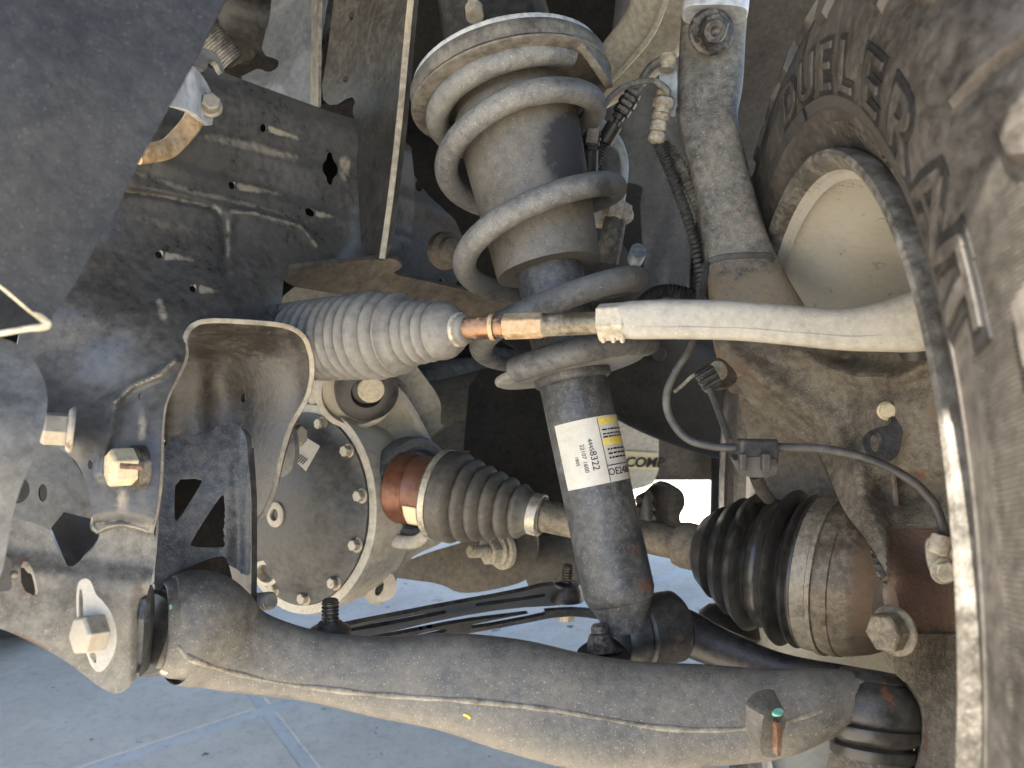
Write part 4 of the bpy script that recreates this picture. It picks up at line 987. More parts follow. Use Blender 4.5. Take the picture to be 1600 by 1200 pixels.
# sticker on the cover
tg = link('sticker', sheet([(452, 712), (476, 682), (500, 697), (478, 736)], [(452, 712, .735), (476, 682, .742), (500, 697, .742), (478, 736, .735)], 0.0008, 8, ch=0), M['paper'], df)
for k in range(6):
    a = 0.15 + k * 0.06
    x0, y0 = 456 + 3.2 * k, 716 + 0.9 * k * 2
    link('print', sheet([(x0, y0), (x0 + 8, y0 - 9), (x0 + 9.2, y0 - 8.2), (x0 + 1.2, y0 + 0.8)], [(452, 712, .7342), (476, 682, .7412), (500, 697, .7412), (478, 736, .7342)], 0.0004, 1.5, ch=0), M['ink'], df)
mb = thing('mount_bolt', 'grey rubber washer and bolt squeezed between pocket wall and differential cover', 'bolt', P(450, 690, 0.7))
link('rubber_washer', lathepx((420, 694, .665), (442, 690, .675), [(0, 20), (0.02, 50), (0.5, 54), (0.9, 50), (1, 20)], 36), M['splash'], mb, smooth=40)
bolt(mb, 452, 682, .68, D(0.95, 0.1, -0.3), 17, 24, 20, 'bolt')

# ---------------------------------------------------------------- drive shaft with both joints
cv = thing('drive_shaft', 'front drive shaft with red-brown inner joint and two ribbed rubber boots', 'drive shaft', P(900, 830, 0.68))
IA, IB = (618, 760, .772), (905, 815, .700)
link('inner_joint', lathepx((622, 761, .771), (692, 772, .753), [(0, 40), (0.0, 52), (0.04, 55), (0.30, 55), (0.36, 53), (0.40, 52.5), (0.44, 55), (1, 57)], 56), M['orange'], cv, smooth=40)
link('inner_boot', lathepx((682, 771, .756), (850, 806, .713), [(0.0, 60), (0.01, 67), (0.04, 68), (0.07, 66), (0.085, 69)] + [(0.09, 69), (0.10, 71), (0.20, 71)] + ribs(0.22, 0.80, 5, 71, 43, 12, 0.4) + [(0.82, 40), (0.86, 34), (0.9, 31), (1, 29)], 64), M['boot'], cv, smooth=70)
cl = link('boot_clamp', lathepx((688, 772, .7545), (697, 774, .752), [(0, 64), (0.02, 71.5), (0.98, 71.5), (1, 66)], 64), M['clamp'], cv)
link('small_clamp', lathepx((832, 802, .7175), (848, 806, .7135), [(0, 28), (0.02, 33), (0.9, 33), (1, 28)], 40), M['clamp'], cv)
link('shaft', lathepx((840, 804, .7155), (1100, 858, .648), [(0, 25), (1, 25)], 32), M['shaft'], cv)
# sticker wrapped on the inner joint
ja, jb = P(622, 761, .771), P(692, 772, .753); jx = (jb - ja).normalized(); jl = (jb - ja).length
je = -(FW - jx * FW.dot(jx)).normalized(); jd = jx.cross(je)
if jd.dot(UP) > 0: jd = -jd                       # jd points down
V = []; Fc = []
for i in range(9):
    for j in range(5):
        a = R(18) + R(40) * i / 8; s = jl * (0.50 + 0.48 * j / 4)
        V.append(ja + jx * s + (je * math.cos(a) + jd * math.sin(a)) * (56.6 * .760 / F))
for i in range(8):
    for j in range(4): Fc.append((i * 5 + j, i * 5 + j + 1, i * 5 + j + 6, i * 5 + j + 5))
me = mesh(V, Fc); fixn(me); o = link('sticker', me, M['cream'], cv)
sm = o.modifiers.new('thick', 'SOLIDIFY'); sm.thickness = 0.0006; sm.offset = 0
OA, OB = (1062, 850, .655), (1400, 920, .545)
link('collar', lathepx((1058, 849, .656), (1098, 858, .644), [(0, 24), (0.02, 33), (0.3, 36), (0.85, 36), (1, 30)], 40), M['shaft'], cv, smooth=40)
def crest(t, r, wd): return [(t - wd, r * 0.90), (t - wd * 0.6, r * 0.975), (t, r), (t + wd * 0.6, r * 0.975), (t + wd, r * 0.90)]
ob = [(0.08, 34), (0.085, 46), (0.10, 54), (0.12, 60), (0.155, 71), (0.163, 66), (0.168, 61), (0.176, 63), (0.20, 80), (0.235, 91), (0.244, 86), (0.250, 78), (0.258, 80), (0.28, 98), (0.315, 109), (0.330, 102), (0.336, 87), (0.348, 88), (0.365, 100), (0.378, 94), (0.40, 94), (0.425, 110), (0.438, 119), (0.448, 121), (0.458, 117), (0.466, 92), (0.480, 94), (0.498, 116), (0.512, 119), (0.522, 112), (0.530, 116), (0.540, 116), (0.545, 114)]
ob = [(t * 1.19 + 0.03, r) for t, r in ob]
link('outer_boot', lathepx(OA, OB, ob, 72), M['cvboot'], cv, smooth=60)
link('boot_band', lathepx(OA, OB, [(0.676, 108), (0.677, 118), (0.69, 118.5), (0.735, 119), (0.74, 122), (0.758, 122), (0.762, 118), (0.764, 110)], 72), M['band'], cv, smooth=35)
me = lathepx(OA, OB, [(0.75, 100), (0.76, 118), (0.80, 120), (0.82, 119), (0.825, 117), (0.86, 115), (0.93, 107), (0.98, 98), (1.0, 60)], 72)
paint(me, lambda x, y: 0.8 * sstep(x, 1325, 1345) + 0 * x)
link('outer_joint', me, M['cup'], cv, smooth=35)

# ---------------------------------------------------------------- steering knuckle
kn = thing('steering_knuckle', 'rough rust-stained cast iron steering knuckle inside the wheel', 'knuckle', P(1380, 900, 0.52))
me = tube([(1120, -60, .70, 50), (1118, 0, .69, 50), (1113, 60, .68, 50), (1110, 130, .668, 49), (1106, 190, .660, 45), (1122, 260, .652, 43), (1136, 320, .646, 45), (1152, 390, .64, 50), (1168, 450, .634, 60), (1190, 520, .625, 75), (1215, 580, .612, 80)], 32, 8, sect=0.62, k=0.6)
paint(me, lambda x, y: 0.5 * sstep(y, 395, 420) + 0.5 * blob(x, y, 1110, 50, 60, 40, 1) * (y > 20))
link('upper_arm', me, M['knarm'], kn, smooth=50)
link('arm_cap', tube([(1121, -60, .668, 51), (1119, -20, .662, 51), (1117, 14, .655, 51), (1116, 24, .654, 49)], 32, 6, sect=0.6, k=0.55), M['alu'], kn)
KN = [(1108, 515), (1180, 500), (1260, 510), (1330, 545), (1400, 555), (1440, 535), (1470, 525), (1560, 520), (1600, 700), (1620, 900), (1620, 1260), (1470, 1260), (1420, 1215), (1438, 1180), (1444, 1120), (1430, 1075), (1400, 1058), (1392, 1030), (1408, 985), (1404, 930), (1376, 880), (1352, 840), (1318, 800), (1296, 745), (1282, 712), (1262, 690), (1228, 672), (1196, 655), (1170, 630), (1152, 600), (1130, 565)]
KC = [(1108, 520, .615), (1150, 600, .612), (1196, 655, .605), (1262, 690, .595), (1300, 760, .548), (1345, 840, .508), (1368, 890, .478), (1388, 930, .462), (1396, 1000, .462), (1440, 1100, .475), (1425, 1210, .475), (1600, 1200, .44), (1600, 800, .44), (1560, 530, .455), (1450, 540, .49), (1330, 550, .555), (1240, 520, .585),
      (1260, 600, .575), (1380, 650, .53), (1450, 700, .495), (1450, 850, .487), (1480, 1000, .475), (1400, 780, .505), (1350, 720, .53)]
def kn_relief(x, y):
    r = 0 * x
    r += ridge(x, y, [(1130, 540), (1200, 600), (1290, 660), (1330, 720), (1360, 800), (1400, 900)], 22, -0.012)
    r += ridge(x, y, [(1240, 548), (1330, 585), (1400, 590), (1470, 560)], 14, -0.012)
    r += blob(x, y, 1330, 560, 60, 16, 0.018)
    r += blob(x, y, 1410, 640, 70, 50, -0.012)
    r += blob(x, y, 1420, 770, 60, 26, 0.020)
    r += 0.004 * sstep(x, 1384, 1392) * (1 - sstep(y, 985, 992)) * sstep(y, 820, 828)
    r += ridge(x, y, [(1392, 700), (1398, 760), (1402, 800)], 8, -0.003)
    r += blob(x, y, 1335, 700, 20, 18, 0.004)
    r += 0.0012 * np.array([noise.noise(Vector((a * 0.02, b * 0.02, 0))) for a, b in zip(x, y)])
    return r
def kn_stain(x, y):
    s = 0.9 * sstep(x, 1384, 1394) * sstep(y, 820, 830) * sstep(y - (985 - np.clip((1440 - x) * 0.9, 0, 60)), 6, -6)
    s = np.maximum(s, blob(x, y, 1480, 640, 40, 50, 0.6)); s = np.maximum(s, blob(x, y, 1160, 575, 22, 30, 0.5)); s = np.maximum(s, blob(x, y, 1385, 600, 14, 18, 0.4))
    s = np.maximum(s, blob(x, y, 1447, 1160, 4, 30, 0.8))
    return s
link('casting', sheet(KN, KC, 0.012, 5.5, relief=kn_relief, stain_or_tone=kn_stain), M['knuckle'], kn, smooth=50)
link('side_web', sheet([(1150, 600), (1200, 650), (1270, 690), (1300, 760), (1330, 830), (1290, 850), (1240, 790), (1190, 790), (1180, 720), (1160, 650)], [(1150, 600, .66), (1270, 690, .65), (1330, 830, .63), (1240, 790, .66)], 0.02, 14), M['knuckle'], kn)
link('lower_boss', lathepx((1362, 1188, .49), (1362, 1290, .475), [(0, 52), (0.02, 62), (0.2, 66), (1, 70)], 36, 0.03), M['knuckle'], kn)
bolt(kn, 1398, 985, .452, D(-0.86, 0.05, -0.50), 31, 34, 39, 'shaft', 'hub_bolt')
o = bolt(kn, 1111, 50, .640, D(0.02, -0.12, -0.99), 23, 26, 36, 'bolt_dark', 'arm_nut')
link('stud_end', lathe(P(1111, 52, .622), P(1111, 52, .622) + D(0.02, -0.30, -0.95), [(0, 0.0095), (0.010, 0.0095), (0.012, 0.0085), (0.012, 0.004), (0.008, 0.0)], 20), M['bolt_dark'], o)
ln = link('hanger_tab', sheet([(1362, 722), (1350, 705), (1349, 685), (1358, 672), (1378, 666), (1392, 664), (1394, 640), (1402, 628), (1408, 650), (1410, 690), (1402, 715), (1384, 724)], [(1350, 690, .495), (1408, 680, .502), (1380, 722, .49), (1400, 632, .515)], 0.004, 5, [circ(1369, 691, 9, 15)]), M['blue_plate'], kn)
bevel(ln, 0.0008)
bolt(kn, 1386, 642, .515, D(-0.3, 0.1, -0.95), 13, 12, 15, 'bolt_cream', 'tab_bolt')
link('vertical_rib', tube([(1395, 735, .51, 5), (1400, 780, .512, 5), (1402, 815, .512, 5)], 8, 4), M['knuckle'], kn)
zt = tag(link('cable_tie', tube([(1100, 424, .60, 5), (1106, 410, .597, 5), (1130, 402, .5935, 5), (1170, 399, .5925, 5), (1200, 400, .5955, 5), (1208, 406, .60, 5)], 8, 6, k=0.5, sect=0.6), M['cable']), 'black cable tie strapped round the knuckle arm above the tie rod', 'cable tie')

# ---------------------------------------------------------------- wheel-speed sensor and its cable
ab = thing('sensor_cable', 'thin black wheel-speed sensor cable looping from knuckle arm to sensor', 'cable', P(1180, 700, 0.5))
link('wire', tube([(1104, 412, .595, 5), (1100, 440, .575, 5.2), (1090, 490, .52, 5.8), (1080, 540, .505, 6), (1056, 580, .505, 6), (1042, 615, .505, 6.2), (1046, 650, .505, 6.2), (1072, 684, .50, 6.4), (1112, 697, .495, 6.6), (1160, 700, .49, 6.6), (1215, 699, .485, 6.8), (1290, 702, .478, 7), (1360, 718, .468, 7), (1420, 748, .462, 7), (1456, 782, .460, 7), (1470, 812, .462, 7.2), (1474, 836, .465, 8)], 12, 8), M['cable'], ab)
clip = link('clip', boxm(P(1182, 706, .485), D(1, -0.02, 0), D(0.02, 1, 0), FW, 0.024, 0.016, 0.014), M['cable'], ab, smooth=0); bevel(clip, 0.002, 3)
for x in (1155, 1167, 1187, 1199, 1208):
    link('clip_band', lathepx((x, 700, .486), (x + 7, 699.5, .4855), [(0, 6), (0.02, 14), (0.98, 14), (1, 6)], 16), M['cable'], clip)
bevel(link('clip_base', sheet([(1146, 716), (1212, 712), (1216, 735), (1208, 746), (1162, 746), (1150, 732)], [(1146, 716, .478), (1212, 712, .476), (1180, 746, .48)], 0.01, 6, ch=1), M['cable'], ab), 0.0012)
link('branch_wire', tube([(1108, 606, .535, 5.5), (1122, 640, .525, 5.5), (1140, 690, .505, 6)], 10, 5), M['cable'], ab)
link('tail_wire', tube([(1180, 742, .49, 10), (1190, 765, .50, 10), (1200, 778, .52, 10)], 10, 4), M['rubber'], ab)
sn = link('sensor', lathepx((1472, 836, .462), (1464, 866, .462), [(0, 13), (0.1, 15), (0.9, 16), (1, 10)], 18), M['fitting'], ab, smooth=40)
link('sensor_foot', sheet([(1446, 850), (1452, 838), (1478, 842), (1488, 860), (1492, 890), (1484, 908), (1466, 908), (1454, 896), (1448, 876)], [(1446, 850, .472), (1490, 870, .466), (1466, 905, .468)], 0.006, 6), M['fitting'], ab)
bolt(ab, 1474, 892, .465, D(-0.05, 0.0, -1), 17, 11, 21, 'fitting', 'sensor_bolt')
gr = thing('grommet_bracket', 'small steel tab with black cable connector left of the knuckle casting', 'bracket', P(1120, 590, 0.55))
bevel(link('plate', sheet([(1094, 574), (1112, 560), (1128, 558), (1150, 580), (1154, 594), (1140, 606), (1118, 606), (1100, 596)], [(1094, 574, .56), (1130, 558, .575), (1150, 595, .57)], 0.004, 5, ch=1), M['brown'], gr), 0.0008)
cn_ = link('connector', boxm(P(1107, 592, .542), D(0.5, -0.85, 0), D(0.85, 0.5, 0), FW, 0.017, 0.013, 0.012), M['rubber'], gr, smooth=0); bevel(cn_, 0.002, 2)
for k in range(3):
    bevel(link('connector_rib', boxm(P(1101 + 5 * k, 583 + 8.5 * k, .5345), D(0.85, 0.5, 0), D(0.5, -0.85, 0), FW, 0.014, 0.0022, 0.004), M['rubber'], cn_, smooth=0), 0.0004)
link('grommet', lathepx((1120, 580, .555), (1126, 578, .550), [(0, 15), (0.4, 16), (0.8, 12), (1, 6)], 18), M['fitting'], gr)
link('lead', tube([(1054, 612, .56, 3), (1066, 602, .555, 3), (1084, 586, .548, 3), (1098, 583, .545, 3.5)], 8, 5), M['hose'], gr)

# ---------------------------------------------------------------- upper control arm, hoses and wires behind the strut
uca = thing('upper_control_arm', 'pale cast upper control arm curving down behind the strut top', 'control arm', P(1000, 60, 0.75))
link('arm', tube([(905, 165, .84, 26), (940, 130, .83, 38), (985, 90, .80, 48), (1025, 45, .77, 54), (1050, -10, .74, 60), (1065, -70, .72, 62)], 28, 7, sect=0.7, k=0.55), M['uca'], uca, smooth=50)
link('ridge', tube([(932, 146, .790, 4), (975, 105, .760, 5), (1020, 50, .727, 5), (1048, -20, .69, 5)], 8, 6), M['uca'], uca)
hb = thing('hose_bracket', 'bright steel hose bracket with two dusty banjo fittings beside the knuckle arm', 'bracket', P(1045, 130, 0.65))
bevel(link('plate', sheet([(1031, 86), (1052, 84), (1058, 110), (1057, 184), (1040, 180), (1030, 140)], [(1031, 86, .672), (1058, 110, .662), (1040, 182, .664)], 0.003, 6, ch=1), M['alu'], hb), 0.0006)
link('fitting', lathepx((1044, 84, .655), (1042, 110, .655), [(0, 8), (0.1, 13), (0.5, 14), (0.7, 10), (1, 12)], 18), M['fitting'], hb)
for k, (x, y) in enumerate(((1040, 150), (1036, 162), (1034, 174))): pass
link('fitting', lathepx((1040, 140, .648), (1034, 178, .648), [(0, 9), (0.1, 14), (0.3, 14), (0.36, 10), (0.45, 17), (0.7, 17), (0.78, 12), (1, 12)], 18), M['fitting'], hb)
link('stacked_boot', lathepx((1034, 172, .652), (1024, 224, .652), [(0, 8), (0.05, 13), (0.25, 14), (0.32, 9), (0.40, 13), (0.58, 13), (0.64, 9), (0.72, 13), (0.92, 13), (1, 7)], 18), M['fitting'], hb)
link('wire_loop', tube([(1044, 150, .645, 6), (1040, 140, .64, 6), (1024, 128, .64, 5.5), (1000, 128, .64, 5), (968, 140, .64, 5), (944, 165, .64, 5), (930, 195, .645, 5), (924, 212, .65, 5)], 10, 6), M['hose'], hb)
link('upper_pipe', tube([(1046, 90, .655, 7), (1038, 92, .658, 7), (1018, 104, .665, 7), (1004, 124, .67, 7), (992, 146, .675, 6)], 10, 6), M['hose'], hb)
def plug(name, A, B, lab):
    t = thing(name, lab, 'connector', P(*B))
    link('body', lathepx(A, B, [(0, 8), (0.05, 13), (0.2, 14), (0.24, 11), (0.32, 15), (0.5, 15), (0.54, 12), (0.6, 14), (0.8, 14), (0.84, 10), (1, 10)], 12), M['rubber'], t, smooth=25)
    a, b = P(*A), P(*B); dr = (b - a)
    for k in range(4):
        s = 0.15 + 0.2 * k
        c = a + dr * s - FW * 0.0075
        bevel(link('latch', boxm(c, dr.normalized().cross(FW).normalized(), dr.normalized(), FW, 0.010, 0.0035, 0.003), M['hose'], t, smooth=0), 0.0005)
    return t
p1_ = plug('wire_plug', (992, 142, .672), (964, 186, .678), 'dusty wire plug under the pale upper arm')
p2_ = plug('wire_plug', (926, 204, .645), (922, 232, .65), 'dark wire plug next to the coil spring')
link('tail', lathepx((968, 182, .678), (944, 222, .684), [(0, 5), (0.02, 6), (0.3, 6), (0.32, 13), (1, 13)], 16), M['rubber'], p1_)
link('conduit', lathepx((944, 222, .684), (926, 262, .69), ribs(0, 1, 9, 10, 10, 2.5), 16), M['cable'], p1_)
link('tail', lathepx((922, 230, .65), (920, 270, .66), [(0, 9), (0.1, 13), (1, 14)], 16), M['rubber'], p2_)
cd1 = tag(link('ribbed_conduit', sweep([P(*v[:3]) for v in catmull([(1028, 222, .655), (1040, 250, .66), (1056, 290, .665), (1074, 340, .668), (1088, 390, .668), (1096, 440, .66), (1098, 480, .65)], 26)], [(8.5 + 1.3 * math.sin(i * 1.57)) * .66 / F for i in range(157)], 12), M['cable']), 'left dark ribbed conduit running down beside the knuckle arm', 'conduit')
cd2 = tag(link('ribbed_conduit', sweep([P(*v[:3]) for v in catmull([(1036, 224, .67), (1056, 250, .67), (1078, 290, .67), (1096, 330, .67), (1106, 380, .675)], 26)], [(10.5 + 1.4 * math.sin(i * 1.57)) * .67 / F for i in range(105)], 12), M['hose']), 'paler ribbed conduit tucked against the knuckle arm', 'conduit')
cd3 = tag(link('ribbed_conduit', sweep([P(*v[:3]) for v in catmull([(1000, 476, .70), (1020, 460, .69), (1046, 454, .68), (1080, 462, .67), (1104, 478, .66)], 26)], [(10 + 1.5 * math.sin(i * 1.57)) * .68 / F for i in range(105)], 12), M['rubber']), 'black ribbed conduit arching just above the tie rod end', 'conduit')
bh = thing('brake_hose', 'blue-grey brake pipe with union bending down behind the spring', 'brake hose', P(965, 330, 0.72))
link('pipe', tube([(930, 190, .73, 12), (950, 212, .73, 13), (962, 222, .728, 10), (972, 238, .725, 7), (976, 262, .722, 6.5), (972, 300, .72, 6.5), (968, 326, .72, 7)], 12, 6), M['pipe'], bh)
link('union', hex_mesh(P(968, 318, .72), P(960, 350, .72) - P(968, 318, .72), 0.0125, 0.016, roll=0.2), M['fitting'], bh, smooth=20)
link('hose', tube([(962, 340, .72, 17), (956, 370, .72, 18), (948, 410, .725, 18)], 14, 5), M['hose'], bh)
link('union_block', sheet([(925, 330), (965, 312), (990, 322), (986, 344), (940, 352), (922, 348)], [(925, 330, .74), (990, 322, .73), (940, 350, .735)], 0.01, 8), M['fitting'], bh)
link('bleed_cap', sheet([(984, 384), (1000, 378), (1012, 392), (1006, 404), (988, 402)], [(984, 384, .78), (1012, 392, .78), (990, 402, .77)], 0.012, 6), M['pipe'], bh)
fr_b = tag(link('frame_bolt_boss', lathepx((694, 392, .74), (712, 388, .72), [(0, 30), (0.4, 28), (0.5, 20), (0.9, 18), (1, 12)], 24), M['brown']), 'round dusty bolt boss on the frame left of the spring', 'bolt')

# ---------------------------------------------------------------- wheel-arch liner (behind) and unseen light-blocking panels above the opening
ln = thing('wheel_arch_liner', 'dark felt and plastic wheel-arch liner behind the knuckle and tyre', 'wheel liner', P(1100, 600, 1.1))
def arch(pts, w0, w1, m, nm, smooth=60):
    """pts: (y, z) run of the liner across world x from w0 to w1"""
    V = []; Fc = []; n = 14
    q = catmull(pts, 6)
    for (y, z) in q:
        for i in range(n + 1): V.append((w0 + (w1 - w0) * i / n, y + 0.004 * noise.noise(Vector((i * 0.6, z * 9, 1))), z))
    for a in range(len(q) - 1):
        for i in range(n): Fc.append((a * (n + 1) + i, a * (n + 1) + i + 1, (a + 1) * (n + 1) + i + 1, (a + 1) * (n + 1) + i))
    me = mesh(V, Fc); fixn(me); o = link(nm, me, m, ln, smooth=smooth)
    s = o.modifiers.new('thick', 'SOLIDIFY'); s.thickness = 0.004; s.offset = 0
    return o
arch([(1.16, 0.42), (1.13, 0.55), (1.08, 0.70), (0.98, 0.85), (0.82, 0.97), (0.60, 1.03), (0.36, 1.03), (0.14, 1.00)], 0.26, 0.47, M['felt'], 'felt_panel')
arch([(1.14, 0.46), (1.12, 0.60), (1.06, 0.74), (0.96, 0.88), (0.80, 1.00)], 0.12, 0.262, M['liner'], 'inner_panel')
link('tower', sheet([(640, -120), (1080, -120), (1040, 100), (1000, 320), (1010, 480), (900, 520), (640, 500)], [(640, 0, .98), (1080, 0, 1.05), (900, 480, 1.04), (640, 480, .98)], 0.004, 60, ch=0), M['dark'], ln)
link('bay_wall', sheet([(-100, -200), (700, -200), (660, 250), (300, 250), (-100, 100)], [(0, 0, 1.15), (700, 0, 1.1), (600, 200, 1.1), (200, 200, 1.12)], 0.004, 100, ch=0), M['dark'], ln)
# unseen panels added overhead to block sky and sun, edges set by the shadow
bevel(link('bay_light_block', boxm(Vector((-0.66, 0.66, 1.02)), RT, Vector((0, 1, 0)), Vector((0, 0, 1)), 1.48, 1.12, 0.02), M['dark'], ln, smooth=0))
bevel(link('fender_light_block', boxm(Vector((0.255, 0.685, 1.06)), RT, Vector((0, 1, 0)), Vector((0, 0, 1)), 0.41, 1.07, 0.02), M['dark'], ln, smooth=0))


# ---------------------------------------------------------------- underbody seen between the parts
ub = thing('rear_crossmember', 'dusty brown crossmember with stud, nut and washer below the inner boot', 'crossmember', P(740, 900, 0.95))
link('beam', sheet([(600, 900), (640, 872), (740, 842), (800, 828), (836, 826), (841, 850), (838, 880), (826, 906), (790, 918), (720, 930), (690, 912), (640, 906)], [(600, 900, .98), (700, 870, .92), (836, 830, .91), (826, 906, .91), (720, 930, .92)], 0.03, 9, relief=lambda x, y: blob(x, y, 765, 860, 36, 30, 0.004)), M['brown'], ub)
w_ = link('washer', lathe(P(782, 858, .905), P(782, 858, .905) + D(-0.75, -0.05, -0.66), [(-0.004, 0.024), (0.002, 0.024), (0.004, 0.021)], 28), M['fitting'], ub)
bolt(ub, 776, 858, .90, D(-0.75, -0.05, -0.66), 23, 22, 27, 'fitting', 'nut')
stud(ub, (762, 861, .885), (733, 862, .868), 10, 'fitting', 'stud', 6)
plt = tag(link('hanging_plate', sheet([(735, 578), (800, 570), (890, 590), (905, 700), (905, 860), (800, 868), (760, 840), (720, 760), (726, 680)], [(735, 580, 1.0), (852, 600, 1.0), (840, 860, 1.0)], 0.006, 20, ch=1), M['dark']), 'dark flat plate hanging behind the inner drive shaft boot', 'plate')
ex = thing('exhaust_section', 'dim exhaust pipe and heat shield above the differential housing', 'exhaust', P(690, 640, 1.1))
link('pipe', tube([(600, 640, 1.10, 45), (680, 640, 1.10, 44), (760, 620, 1.12, 44)], 20, 5), M['brown'], ex)
link('upper_pipe', tube([(600, 600, 1.16, 26), (680, 590, 1.18, 26), (780, 580, 1.2, 26)], 16, 5), M['galv'], ex)
link('shield', sheet([(655, 700), (690, 670), (735, 650), (740, 710), (700, 730), (670, 720)], [(655, 700, 1.0), (735, 650, 1.02), (700, 730, .99)], 0.004, 12), M['boot'], ex)
bell = tag(link('gearbox_bell', tube([(820, 890, 1.02, 40), (860, 875, 1.02, 52), (905, 870, 1.04, 52), (960, 880, 1.06, 44)], 24, 6), M['boot']), 'rounded grey gearbox bell between crossmember and damper tube', 'gearbox')
br = thing('slotted_brace', 'black slotted brace strip running from the control arm to a far stud', 'brace', P(700, 960, 0.75))
SLOT = lambda a, b, w: [(a[0], a[1] - w), (b[0], b[1] - w), (b[0] + 5, b[1]), (b[0], b[1] + w), (a[0], a[1] + w), (a[0] - 5, a[1])]
bevel(link('upper_strip', sheet([(480, 992), (540, 978), (620, 962), (700, 946), (800, 928), (865, 912), (872, 922), (904, 924), (906, 938), (880, 946), (800, 950), (700, 966), (600, 990), (540, 1004), (480, 1010)],
             [(480, 1000, .66), (700, 955, .74), (900, 930, .84)], 0.004, 7, [SLOT((550, 984), (695, 956), 3.5), SLOT((745, 945), (850, 930), 3)], ch=1, hch=1), M['black'], br))
bevel(link('lower_strip', sheet([(560, 1004), (640, 988), (720, 972), (800, 962), (880, 952), (930, 954), (980, 966), (980, 978), (930, 966), (880, 962), (800, 978), (720, 992), (660, 1006), (600, 1020)],
             [(560, 1010, .67), (720, 982, .73), (960, 970, .84)], 0.004, 7, [SLOT((630, 1000), (696, 985), 3.5), SLOT((740, 979), (850, 958), 4)], ch=1, hch=1), M['black'], br))
link('boss', lathepx((886, 938, .83), (886, 910, .83), [(0, 26), (0.6, 24), (0.9, 20), (1, 12)], 24), M['black'], br)
stud(br, (886, 914, .83), (888, 882, .83), 9, 'bolt_dark', 'stud', 7)
bolt(br, 884, 956, .84, D(0, -1, -0.1), 14, 14, None, 'fitting', 'nut')
bk = tag(link('rubber_buffer', lathepx((1130, 1000, .66), (1150, 950, .66), [(0, 30), (0.2, 46), (0.5, 50), (0.8, 40), (1, 20)], 24), M['rubber']), 'black rubber buffer under the outer boot beside the strut eye', 'buffer')
cal = tag(link('sway_bar_bracket', sheet([(1000, 800), (1010, 762), (1036, 754), (1066, 764), (1072, 788), (1060, 806), (1066, 822), (1040, 834), (1006, 832)], [(1000, 800, .80), (1070, 790, .80), (1030, 830, .80)], 0.03, 8, relief=lambda x, y: ridge(x, y, [(1020, 770), (1024, 830)], 8, -0.01)), M['black']), 'black clamp bracket behind the drive shaft right of the damper', 'bracket')
fp = thing('rear_flap_plate', 'pale plate with bold black printed lettering behind the damper tube', 'plate', P(990, 700, 1.25))
link('plate', sheet([(905, 560), (952, 590), (1000, 628), (1028, 656), (1030, 690), (1028, 752), (1000, 764), (940, 772), (905, 700)], [(905, 560, 1.25), (1028, 656, 1.25), (940, 772, 1.25)], 0.006, 14, ch=1), M['flap'], fp)
link('nameplate', sheet([(930, 702), (1029, 708), (1029, 734), (930, 730)], [(930, 702, 1.244), (1029, 708, 1.244), (930, 730, 1.244)], 0.004, 20, ch=0), M['cream'], fp)
me = text_mesh('PRO COMP', 0.0222, 0.0003, 0.0006, 0.25)
o0 = P(982, 729, 1.2425)
for v in me.vertices: v.co = o0 + D(1, -0.02, 0) * v.co.x + UP * v.co.y - FW * v.co.z
fixn(me); link('print', me, M['ink'], fp, smooth=0)
po = thing('rear_post', 'dark upright strut and pale sill standing behind the sensor cable', 'post', P(1140, 800, 1.3))
link('dark_post', tube([(1130, 560, 1.25, 18), (1128, 700, 1.25, 16), (1124, 830, 1.25, 15)], 14, 5, sect=0.7), M['dark'], po)
link('pale_post', tube([(1166, 560, 1.3, 20), (1164, 700, 1.3, 20), (1160, 830, 1.3, 20)], 14, 5, sect=0.7), M['uca'], po)
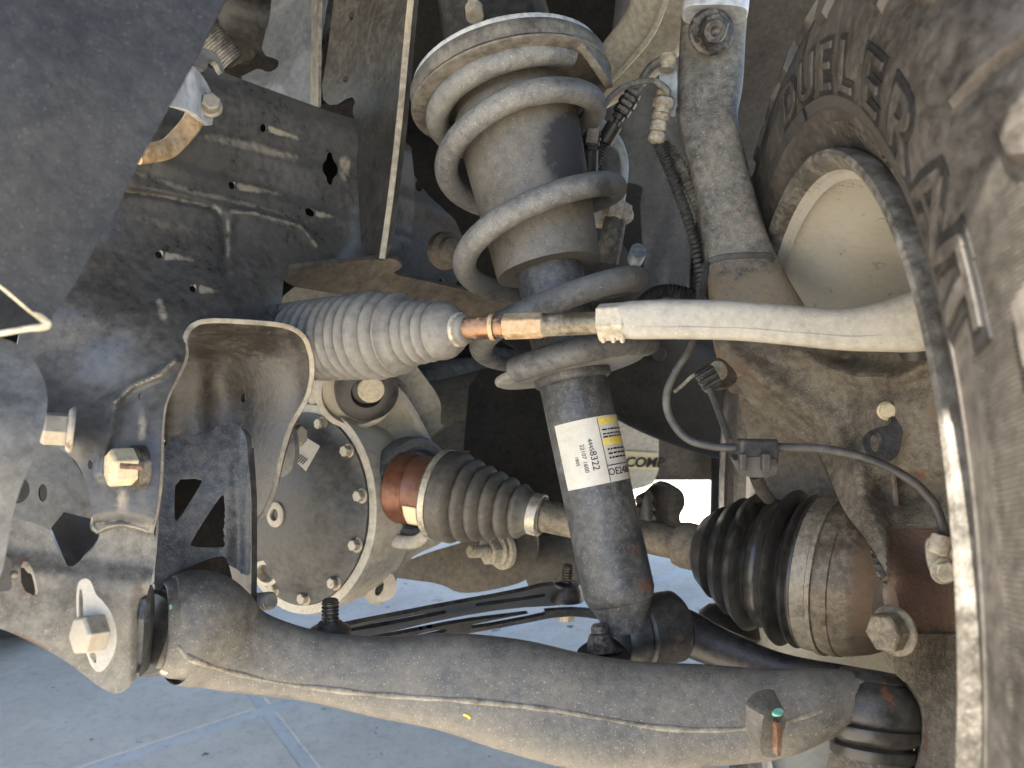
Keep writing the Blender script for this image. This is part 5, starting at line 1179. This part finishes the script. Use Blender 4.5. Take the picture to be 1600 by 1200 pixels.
sb = tag(link('side_box', boxm(P(1050, 680, 1.42), RT, Vector((0, 1, 0)), Vector((0, 0, 1)), 0.30, 0.3, 0.10), M['brown']), 'dusty brown underbody box far behind the frame', 'underbody box')
bevel(sb, 0.02, 3)
fpn = thing('floor_pan', 'dark firewall and tunnel closing the space behind the running gear', 'underbody', Vector((-0.5, 1.2, 0.40)))
def slabbox(nm, x0, x1, y0, y1, z0, z1, m, bv=0.01):
    o = link(nm, boxm(Vector(((x0 + x1) / 2, (y0 + y1) / 2, (z0 + z1) / 2)), RT, Vector((0, 1, 0)), Vector((0, 0, 1)), x1 - x0, y1 - y0, z1 - z0), M[m], fpn, smooth=0); bevel(o, bv, 3); return o
slabbox('firewall', -1.38, 0.115, 1.20, 1.22, 0.40, 1.005, 'dark')
slabbox('tunnel', -0.55, -0.15, 1.06, 1.198, 0.36, 0.62, 'brown', 0.05)
# opposite front tyre, seen dark below the lower mount plate
ot = thing('far_front_tyre', 'dark tyre in deep shade standing on the concrete at lower left', 'tyre', Vector((-0.87, 1.24, 0)))
oc = Vector((-1.0, 1.24, 0.385)); oa = Vector((0.99, 0.06, 0)).normalized()
link('tyre', lathe(oc, oc + oa, [(0.0, 0.24), (0.0, 0.30), (0.01, 0.35), (0.03, 0.38), (0.06, 0.385), (0.20, 0.385), (0.23, 0.38), (0.25, 0.35), (0.26, 0.30), (0.24, 0.25)], 60), M['rubber'], ot)
link('rim', lathe(oc, oc + oa, [(0.02, 0.245), (0.05, 0.22), (0.22, 0.22), (0.24, 0.252)], 48), M['rim'], ot)

for x, w_ in ((1160, 0.004), (1196, 0.005)):
    bevel(link('clip_latch', boxm(P(x, 722, .474), RT, UP, FW, w_, 0.011, 0.006), M['cable'], ab, smooth=0), 0.0008, 2)
link('parting_line', bead(te.data, [(990, 512), (1060, 512), (1150, 513), (1240, 520), (1330, 526), (1380, 524)], 0.0011, 6, 6, -0.0005), M['tierod'], tr, smooth=60)
for x in (942, 958, 972):
    p = P(x, 503, .486)
    link('nut_nib', lathepx((x, 528, .4735), (x + 1, 536, .4735), [(0, 4.5), (0.7, 4), (1, 2)], 10), M['fitting'], tr)
